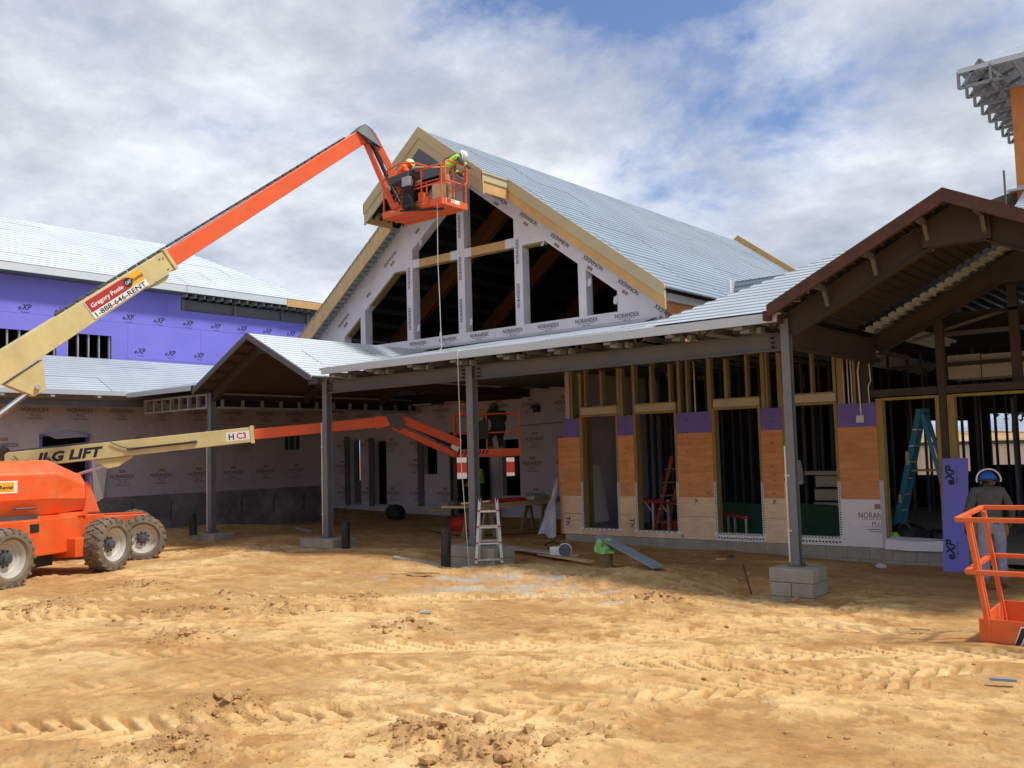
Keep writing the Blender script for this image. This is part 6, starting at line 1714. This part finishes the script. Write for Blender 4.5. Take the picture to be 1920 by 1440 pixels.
mb = MB(); mb.hexa([(-14.7, 16.8, .985), (-14.4, 16.8, .985), (-14.3, 17.8, .985), (-14.6, 17.8, .985), (-14.68, 16.85, 1.06), (-14.42, 16.85, 1.06), (-14.34, 17.75, 1.06), (-14.58, 17.75, 1.06)]); tag(mb.build('tool_case', m_red), 'flat red tool case lying on the plank work table', 'tool case')
mb = MB(); mb.box(-14.5, 18.0, .985, -14.25, 18.6, 1.07); tag(mb.build('box', m_pale), 'pale box lying on the plank work table beside the red case', 'box')
mb = MB(); mb.ellipsoid((-14.85, 15.75, 1.02), (.14, .17, .09)); tag(mb.build('tool_pouch', m_dgrey, smooth=True), 'dark cloth bundle on the near end of the plank work table', 'bundle')

# bags, saw, boards and scraps on the ground
def bag(x, y, r, m, label, name='backpack', z=None):
    z = gz(x, y) if z is None else z
    mb = MB(); mb.ellipsoid((x, y, z + r * .45), (r * 1.15, r * .8, r * .75), 14, 8)
    mb.ellipsoid((x + r * .6, y - r * .35, z + r * .3), (r * .6, r * .5, r * .5), 12, 6); mb.ellipsoid((x - r * .5, y + r * .1, z + r * .6), (r * .5, r * .5, r * .5), 12, 6)
    rng = random.Random(int(x * 100))
    mb.v = [(a + rng.uniform(-1, 1) * r * .05, b + rng.uniform(-1, 1) * r * .05, c + rng.uniform(-1, 1) * r * .06) for a, b, c in mb.v]
    t = thing(name, label, 'bag', (x, y, z))
    mb.build('body', m, t, smooth=True)
    mb = MB(); mb.tube([(x - r * .3, y - r * .5, z + r * .9), (x - r * .1, y - r * .75, z + r * 1.25), (x + r * .2, y - r * .7, z + r * 1.2), (x + r * .35, y - r * .5, z + r * .8)], r * .06, 6); mb.build('handle', m_dgrey, t)
    mb = MB(); mb.tube([(x - r, y - r * .6, z + .05), (x - r * 1.2, y - r * .9, z + .03), (x - r * .4, y - r * 1.1, z + .03)], r * .06, 6); mb.build('strap', m_dgrey, t)
    return t
bag(-20.55, 19.2, .32, m_black, 'large black bag lying on the dirt near the back wall')
bag(-16.05, 17.35, .36, m_red, 'red and black tool bag on the dirt behind the middle column', 'tool_bag')
bag(-5.25, 17.55, .34, m_black, 'black bag with straps on the sill beside the blue ladder', z=.30)
bag(-4.72, 17.75, .26, m_black, 'black tool bag with yellow trim inside the first gable bay', 'tool_bag', z=.30)
mb = MB(); mb.ellipsoid((-5.38, 17.2, .45), (.10, .10, .12), 10, 6); tag(mb.build('lime_rag', m_neon), 'bright lime rag beside the black bag on the sill', 'rag')
def ground_board(p, q, w, h, m, label, lift=.03, name='plank', cat='board'):
    a = V3(p[0], p[1], gz(*p) + lift); b = V3(q[0], q[1], gz(*q) + lift)
    mb = MB(); mb.bar(a, b, w, h); return tag(mb.build(name, m), label, cat)
ground_board((-12.2, 14.5), (-10.3, 14.2), .22, .03, m_pale, 'pale board lying behind the white ladder towards the cut-off saw', .10)
ground_board((-11.2, 14.3), (-9.6, 13.7), .16, .03, m_wood, 'light board running under the cut-off saw', .07)
ground_board((-11.0, 11.1), (-11.6, 10.75), .07, .03, m_wood, 'short lumber off-cut on the sunlit dirt near the grey dust', .04)
ground_board((-10.75, 11.05), (-11.45, 10.9), .06, .03, m_wood, 'second lumber off-cut crossing the first on the sunlit dirt', .06)
ground_board((-12.9, 12.0), (-11.9, 12.6), .2, .03, m_pale, 'buried pale board left of the tall black pipe', .05)
ground_board((-17.2, 13.0), (-16.2, 12.6), .05, .04, m_steel, 'dark angle iron lying on the pier under the small gable', .42, 'angle_iron', 'iron')
t = thing('cutoff_saw', 'white hand-held cut-off saw lying on the boards', 'saw', (-10.4, 14.0, .2))
zz = gz(-10.4, 14.0) + .10
mb = MB(); mb.lathe((-10.35, 13.95, zz + .12), (.5, -.85, .15), [(-.006, .12), (.006, .12), (.006, .01)], 20); mb.build('blade', m_dgrey, t)
mb = MB(); mb.lathe((-10.37, 13.98, zz + .12), (.5, -.85, .15), [(-.02, .13), (.035, .13), (.035, .085)], 20); mb.build('guard', m_white, t)
mb = MB(); mb.box(-10.75, 13.98, zz, -10.45, 14.2, zz + .17); mb.build('body', m_white, t, bevel=.03)
mb = MB(); mb.tube([(-10.8, 14.1, zz + .08), (-10.95, 14.12, zz + .18), (-10.75, 14.12, zz + .26), (-10.55, 14.08, zz + .2)], .02, 6); mb.build('handle', m_black, t)
for i, (x, y, r, lb_) in enumerate(((-7.95, 15.9, .09, 'small dark stone on the shaded dirt below the third window'), (-5.35, 16.3, .10, 'crumpled clear bottle lying near the foundation left of the bay'))):
    mb = MB(); z = gz(x, y); mb.ellipsoid((x, y, z + r * .3), (r, r * .7, r * .55), 9, 5); tag(mb.build('stone' if i == 0 else 'crushed_bottle', m_dgrey if i == 0 else m_sheet), lb_, 'stone' if i == 0 else 'bottle')
mb = MB(); mb.tube([(-6.35, 13.35, gz(-6.35, 13.35) - .05), (-6.5, 13.4, gz(-6.5, 13.4) + .42)], .012, 6); tag(mb.build('marker_rod', m_rust), 'thin rusty rod leaning out of the dirt left of the big pier', 'rod')
mb = MB(); z = gz(-8.0, 7.95) + .03; mb.tube([(-8.06, 7.9, z), (-7.95, 7.98, z)], .022, 8); tag(mb.build('tube_scrap', m_galv), 'small pale tube scrap on the sunlit dirt', 'scrap')
for i, (x, y, lb_) in enumerate(((-2.9, 9.9, 'flat wood chip on the dirt left of the worn platform'), (-1.75, 8.0, 'small blue grey stone in the right foreground'), (-8.0, 15.6, 'tan wood off-cut beside the tan pipe'))):
    z = gz(x, y) + .03; mb = MB(); mb.bar((x - .09, y - .02, z), (x + .09, y + .03, z), .05, .02); tag(mb.build('wood_scrap' if i != 1 else 'stone', m_wood if i != 1 else m_greyboard), lb_, 'scrap' if i != 1 else 'stone')
mb = MB(); mb.tube([(-16.9, 16.9, .24), (-15.5, 16.2, .23), (-14.6, 16.6, .22), (-13.8, 17.5, .22), (-13.0, 17.6, .21)], .012, 5)
tag(mb.build('extension_cord', m_black), 'dark extension cord snaking across the shaded dirt', 'cord')
# hanging plastic at the corner of the framed wall
mb = MB(); rng = random.Random(8); vs = []; nx, nz = 7, 12
for j in range(nz):
    for i in range(nx):
        f_ = j / (nz - 1); w = .10 + .55 * f_ ** 1.3
        vs.append((-12.70 - w * .75 * (i / (nx - 1)) + .012 * math.sin(i * 2 + j), 16.92 - .05 * math.sin(i * 1.9 + j * .35) - .14 * f_, 1.55 - 1.30 * f_ - .05 * (f_ > .7) * math.sin(i)))
mb.add(vs, [(j * nx + i, j * nx + i + 1, (j + 1) * nx + i + 1, (j + 1) * nx + i) for j in range(nz - 1) for i in range(nx - 1)])
tag(mb.build('plastic_sheet', m_sheet, smooth=True), 'torn whitish plastic sheet hanging at the left corner of the plywood wall', 'sheet')
# purple board leaning in the bay
pb = thing('purple_board', 'tall purple sheathing off-cut leaning upright beside the person in the blue hat', 'board', (-4.1, 16.3, 0))
zb = gz(-4.1, 16.3)
mb = MB(); mb.hexa([(-4.36, 16.33, zb), (-3.97, 16.36, zb), (-3.97, 16.38, zb), (-4.36, 16.35, zb), (-4.37, 16.72, zb + 1.86), (-3.98, 16.75, zb + 1.86), (-3.98, 16.77, zb + 1.86), (-4.37, 16.74, zb + 1.86)]); mb.build('sheet', m_purple, pb)
tx = MB(); uu = (V3(-4.37, 16.72, zb + 1.86) - V3(-4.36, 16.33, zb)).normalized(); vv = V3(.39, .03, 0).normalized(); nn = vv.cross(uu).normalized()
for f_, s in ((.2, 'eXP'), (.86, 'eXP')):
    p = V3(-4.35, 16.332, zb) + uu * 1.88 * f_ + vv * .10 + vv.cross(uu) * .004 * -1
    write(tx, s, p + V3(0, -.006, 0), uu, -vv, width=.34, height=.13, shear=.25, bold=.04)
    write(tx, 'SHEATHING', p + V3(0, -.006, 0) + vv * .11, uu, -vv, width=.28, height=.03)
tx.build('printed_lettering', m_inkbk, pb)
# blue step ladder in the first bay
bl = thing('step_ladder', 'tall blue step ladder standing in the first bay under the big gable', 'ladder', (-5.1, 18, .29))
for yy in (17.8, 18.25):
    mb = MB(); mb.bar((-5.62, yy, .29), (-5.03, yy + (.08 if yy < 18 else -.08), 2.74), .03, .10, up=(1, 0, 0)); mb.build('front_rail', m_bluel, bl)
    mb = MB(); mb.bar((-4.45, yy, .29), (-4.99, yy + (.08 if yy < 18 else -.08), 2.74), .03, .07, up=(1, 0, 0)); mb.build('rear_rail', m_bluel, bl)
for k in range(7):
    z = .6 + k * .3; x = -5.62 + (z - .29) * .241
    mb = MB(); mb.box(x - .04, 17.83, z - .012, x + .04, 18.22, z + .012); mb.build('step', m_alu, bl)
mb = MB(); mb.box(-5.22, 17.85, 1.63, -4.72, 18.2, 1.66); mb.build('tray', m_treated, bl)
mb = MB(); mb.box(-5.09, 17.86, 2.73, -4.93, 18.19, 2.78); mb.build('top_cap', m_bluel, bl)
mb = MB(); mb.box(-5.285, 17.775, 1.75, -5.225, 17.79, 2.0); mb.box(-5.45, 17.775, 1.05, -5.40, 17.79, 1.2); mb.build('label_strip', m_tan, bl)
# things seen inside the windows
ct = thing('red_cart', 'red topped metal cart seen through the second window', 'cart', (-11.0, 18.6, .29))
mb = MB(); mb.bar((-11.7, 18.45, 1.02), (-10.35, 18.7, .90), .5, .05); mb.build('top', m_red, ct)
for x in (-11.15, -10.75):
    mb = MB(); mb.bar((x, 18.5, .3), (x, 18.5, 1.0), .06, .06); mb.build('leg', m_alu, ct)
    mb = MB(); mb.bar((x - .25, 18.48, 1.0), (x - .02, 18.48, .72), .02, .03); mb.build('brace', m_alu, ct)
mb = MB(); mb.box(-11.2, 18.9, .29, -10.4, 19.3, .5); mb.build('base', m_red, ct)
c2 = thing('red_sawhorse', 'small red sawhorse on green boards in the third window', 'sawhorse', (-8.2, 18.0, .33))
mb = MB(); mb.bar((-9.15, 17.7, .80), (-8.45, 17.75, .70), .06, .05); mb.build('beam', m_red, c2)
for x in (-8.9, -8.75, -8.5):
    mb = MB(); mb.bar((x, 17.75, .33), (x, 17.75, .74), .035, .05); mb.build('leg', m_alu, c2)
for i, (x0, x1, z) in enumerate(((-9.5, -8.1, .92), (-7.9, -6.5, .92))):
    mb = MB(); mb.hexa([(x0, 18.0, .29), (x1, 18.0, .29), (x1, 18.3, .29), (x0, 18.3, .29), (x0, 18.45, z + .06), (x1, 18.45, z), (x1, 18.5, z), (x0, 18.5, z + .06)])
    tag(mb.build('green_board', m_board), ('green board stack leaning behind the red sawhorse', 'green panel on the floor of the fourth window')[i], 'board')
for i, z in enumerate((.75, 1.02, 1.30)):
    mb = MB(); mb.box(-7.45 + .03 * i, 18.75, z, -6.85, 19.3, z + .22); mb.box(-7.2, 18.742, z + .1, -7.08, 18.748, z + .15)
    tag(mb.build('storage_box', m_pale), ('bottom pale storage box of the stack inside the fourth window', 'middle pale storage box of the stack inside the fourth window', 'topmost pale storage box of the stack inside the fourth window')[i], 'box', 'storage boxes stacked inside the fourth window')
mb = MB(); mb.box(-7.6, 18.72, 1.54, -6.8, 19.3, 1.62); tag(mb.build('pale_board', m_pale), 'pale board lying on the stacked storage boxes', 'board')
mb = MB(); mb.tube([(-7.7, 18.7, 1.35), (-7.7, 18.7, 1.6), (-7.7, 18.7, 1.85)], [.07, .07, .03], 10); tag(mb.build('bottle', m_sheet), 'upright clear and green bottle inside the fourth window', 'bottle')
ladr = thing('step_ladder', 'red and silver step ladder leaning inside the second window', 'ladder', (-9.8, 18.3, .3))
for dx_ in (0, .35):
    mb = MB(); mb.bar((-10.95 + dx_ * .3, 18.2 + dx_, .3), (-10.55 + dx_ * .3, 18.4 + dx_, 2.0), .04, .07); mb.build('rail', m_red, ladr)
for k in range(5):
    z = .5 + k * .3; x = -10.95 + (z - .3) * .235
    mb = MB(); mb.bar((x, 18.2, z), (x + .1, 18.55, z), .06, .02); mb.build('step', m_alu, ladr)

# ================================================================== BEYOND THE BUILDING
def far_bank():
    mb = MB(); n = 40; vs = []
    for i in range(n):
        a = -70 + i * 3.2
        for j, (dy_, z) in enumerate(((0, -.2), (5, .7), (9, 2.1), (14, 2.5), (40, 2.8), (60, -.5))):
            vs.append((a, 58 + dy_ + 2 * math.sin(a * .11), z + .25 * math.sin(a * .4 + j)))
    m = 6
    mb.add(vs, [(i * m + j, (i + 1) * m + j, (i + 1) * m + j + 1, i * m + j + 1) for i in range(n - 1) for j in range(m - 1)])
    return structure(mb.build('earth_bank', mat('bank_soil', (.42, .26, .12), .95, var=.25, scale=.5, dirt=(.12, .17, .05), dscale=.4, damt=.8), smooth=True))
far_bank()
def leaf_tree(x, y, z, h, r, label, seed):
    t = thing('tree', label, 'tree', (x, y, z), 'trees along the far field')
    mb = MB(); mb.tube([(x, y, z - .3), (x + .1, y, z + h * .35), (x, y + .1, z + h * .75)], [.22, .16, .06], 8)
    for k in range(5):
        a = k * 1.3; mb.tube([(x + .05, y, z + h * (.3 + .08 * k)), (x + math.cos(a) * r * .6, y + math.sin(a) * r * .6, z + h * (.5 + .08 * k))], [.08, .03], 6)
    mb.build('trunk', m_bark, t)
    rg = np.random.default_rng(seed); n = 1500
    mb = MB()
    cl = rg.normal(0, 1, (24, 3)); cl /= np.linalg.norm(cl, axis=1)[:, None]; cl *= (rg.random((24, 1)) ** .4)
    for i in range(n):
        c = cl[i % 24] * np.array([r * .8, r * .8, h * .33]) + rg.normal(0, .35, 3) + np.array([x, y, z + h * .62])
        d1 = rg.normal(0, 1, 3); d1 /= np.linalg.norm(d1); d2 = np.cross(d1, rg.normal(0, 1, 3)); d2 /= np.linalg.norm(d2)
        s = .16 + .1 * rg.random()
        mb.add([c - d1 * s, c + d2 * s * .6, c + d1 * s, c - d2 * s * .6], [(0, 1, 2, 3)])
    mb.build('crown', m_grn, t)
rng = random.Random(21)
kinds = ['dark round tree at the far edge of the field behind the building']
for k in range(16):
    leaf_tree(-30 + k * 2.5 + rng.uniform(-1, 1), 84 + rng.uniform(-3, 5), 1.8, 8.5 + rng.uniform(-1.5, 2), 3.0 + rng.uniform(-.3, .8), kinds[0], k)
st = thing('storage_container', 'white storage container standing beyond the rear wall openings', 'container', (-10, 44, 0))
mb = MB(); mb.box(-16.5, 44, .1, -6.5, 46.4, 1.95)
for k in range(40):
    mb.box(-16.4 + k * .25, 43.96, .2, -16.28 + k * .25, 44, 1.85)
mb.build('body', m_white, st)
mb = MB(); mb.box(-16.6, 43.9, 1.95, -6.4, 46.5, 2.1); mb.build('roof', m_dgrey, st)
o2 = thing('site_sign', 'red and white site sign seen through the entrance doorway', 'sign', (-38, 44, 0))
mb = MB(); mb.box(-43, 44, .2, -34, 44.05, 2.2); mb.build('panel', m_white, o2)
mb = MB(); mb.box(-42.5, 43.97, .9, -34.5, 43.99, 1.55); mb.build('red_band', m_red, o2)
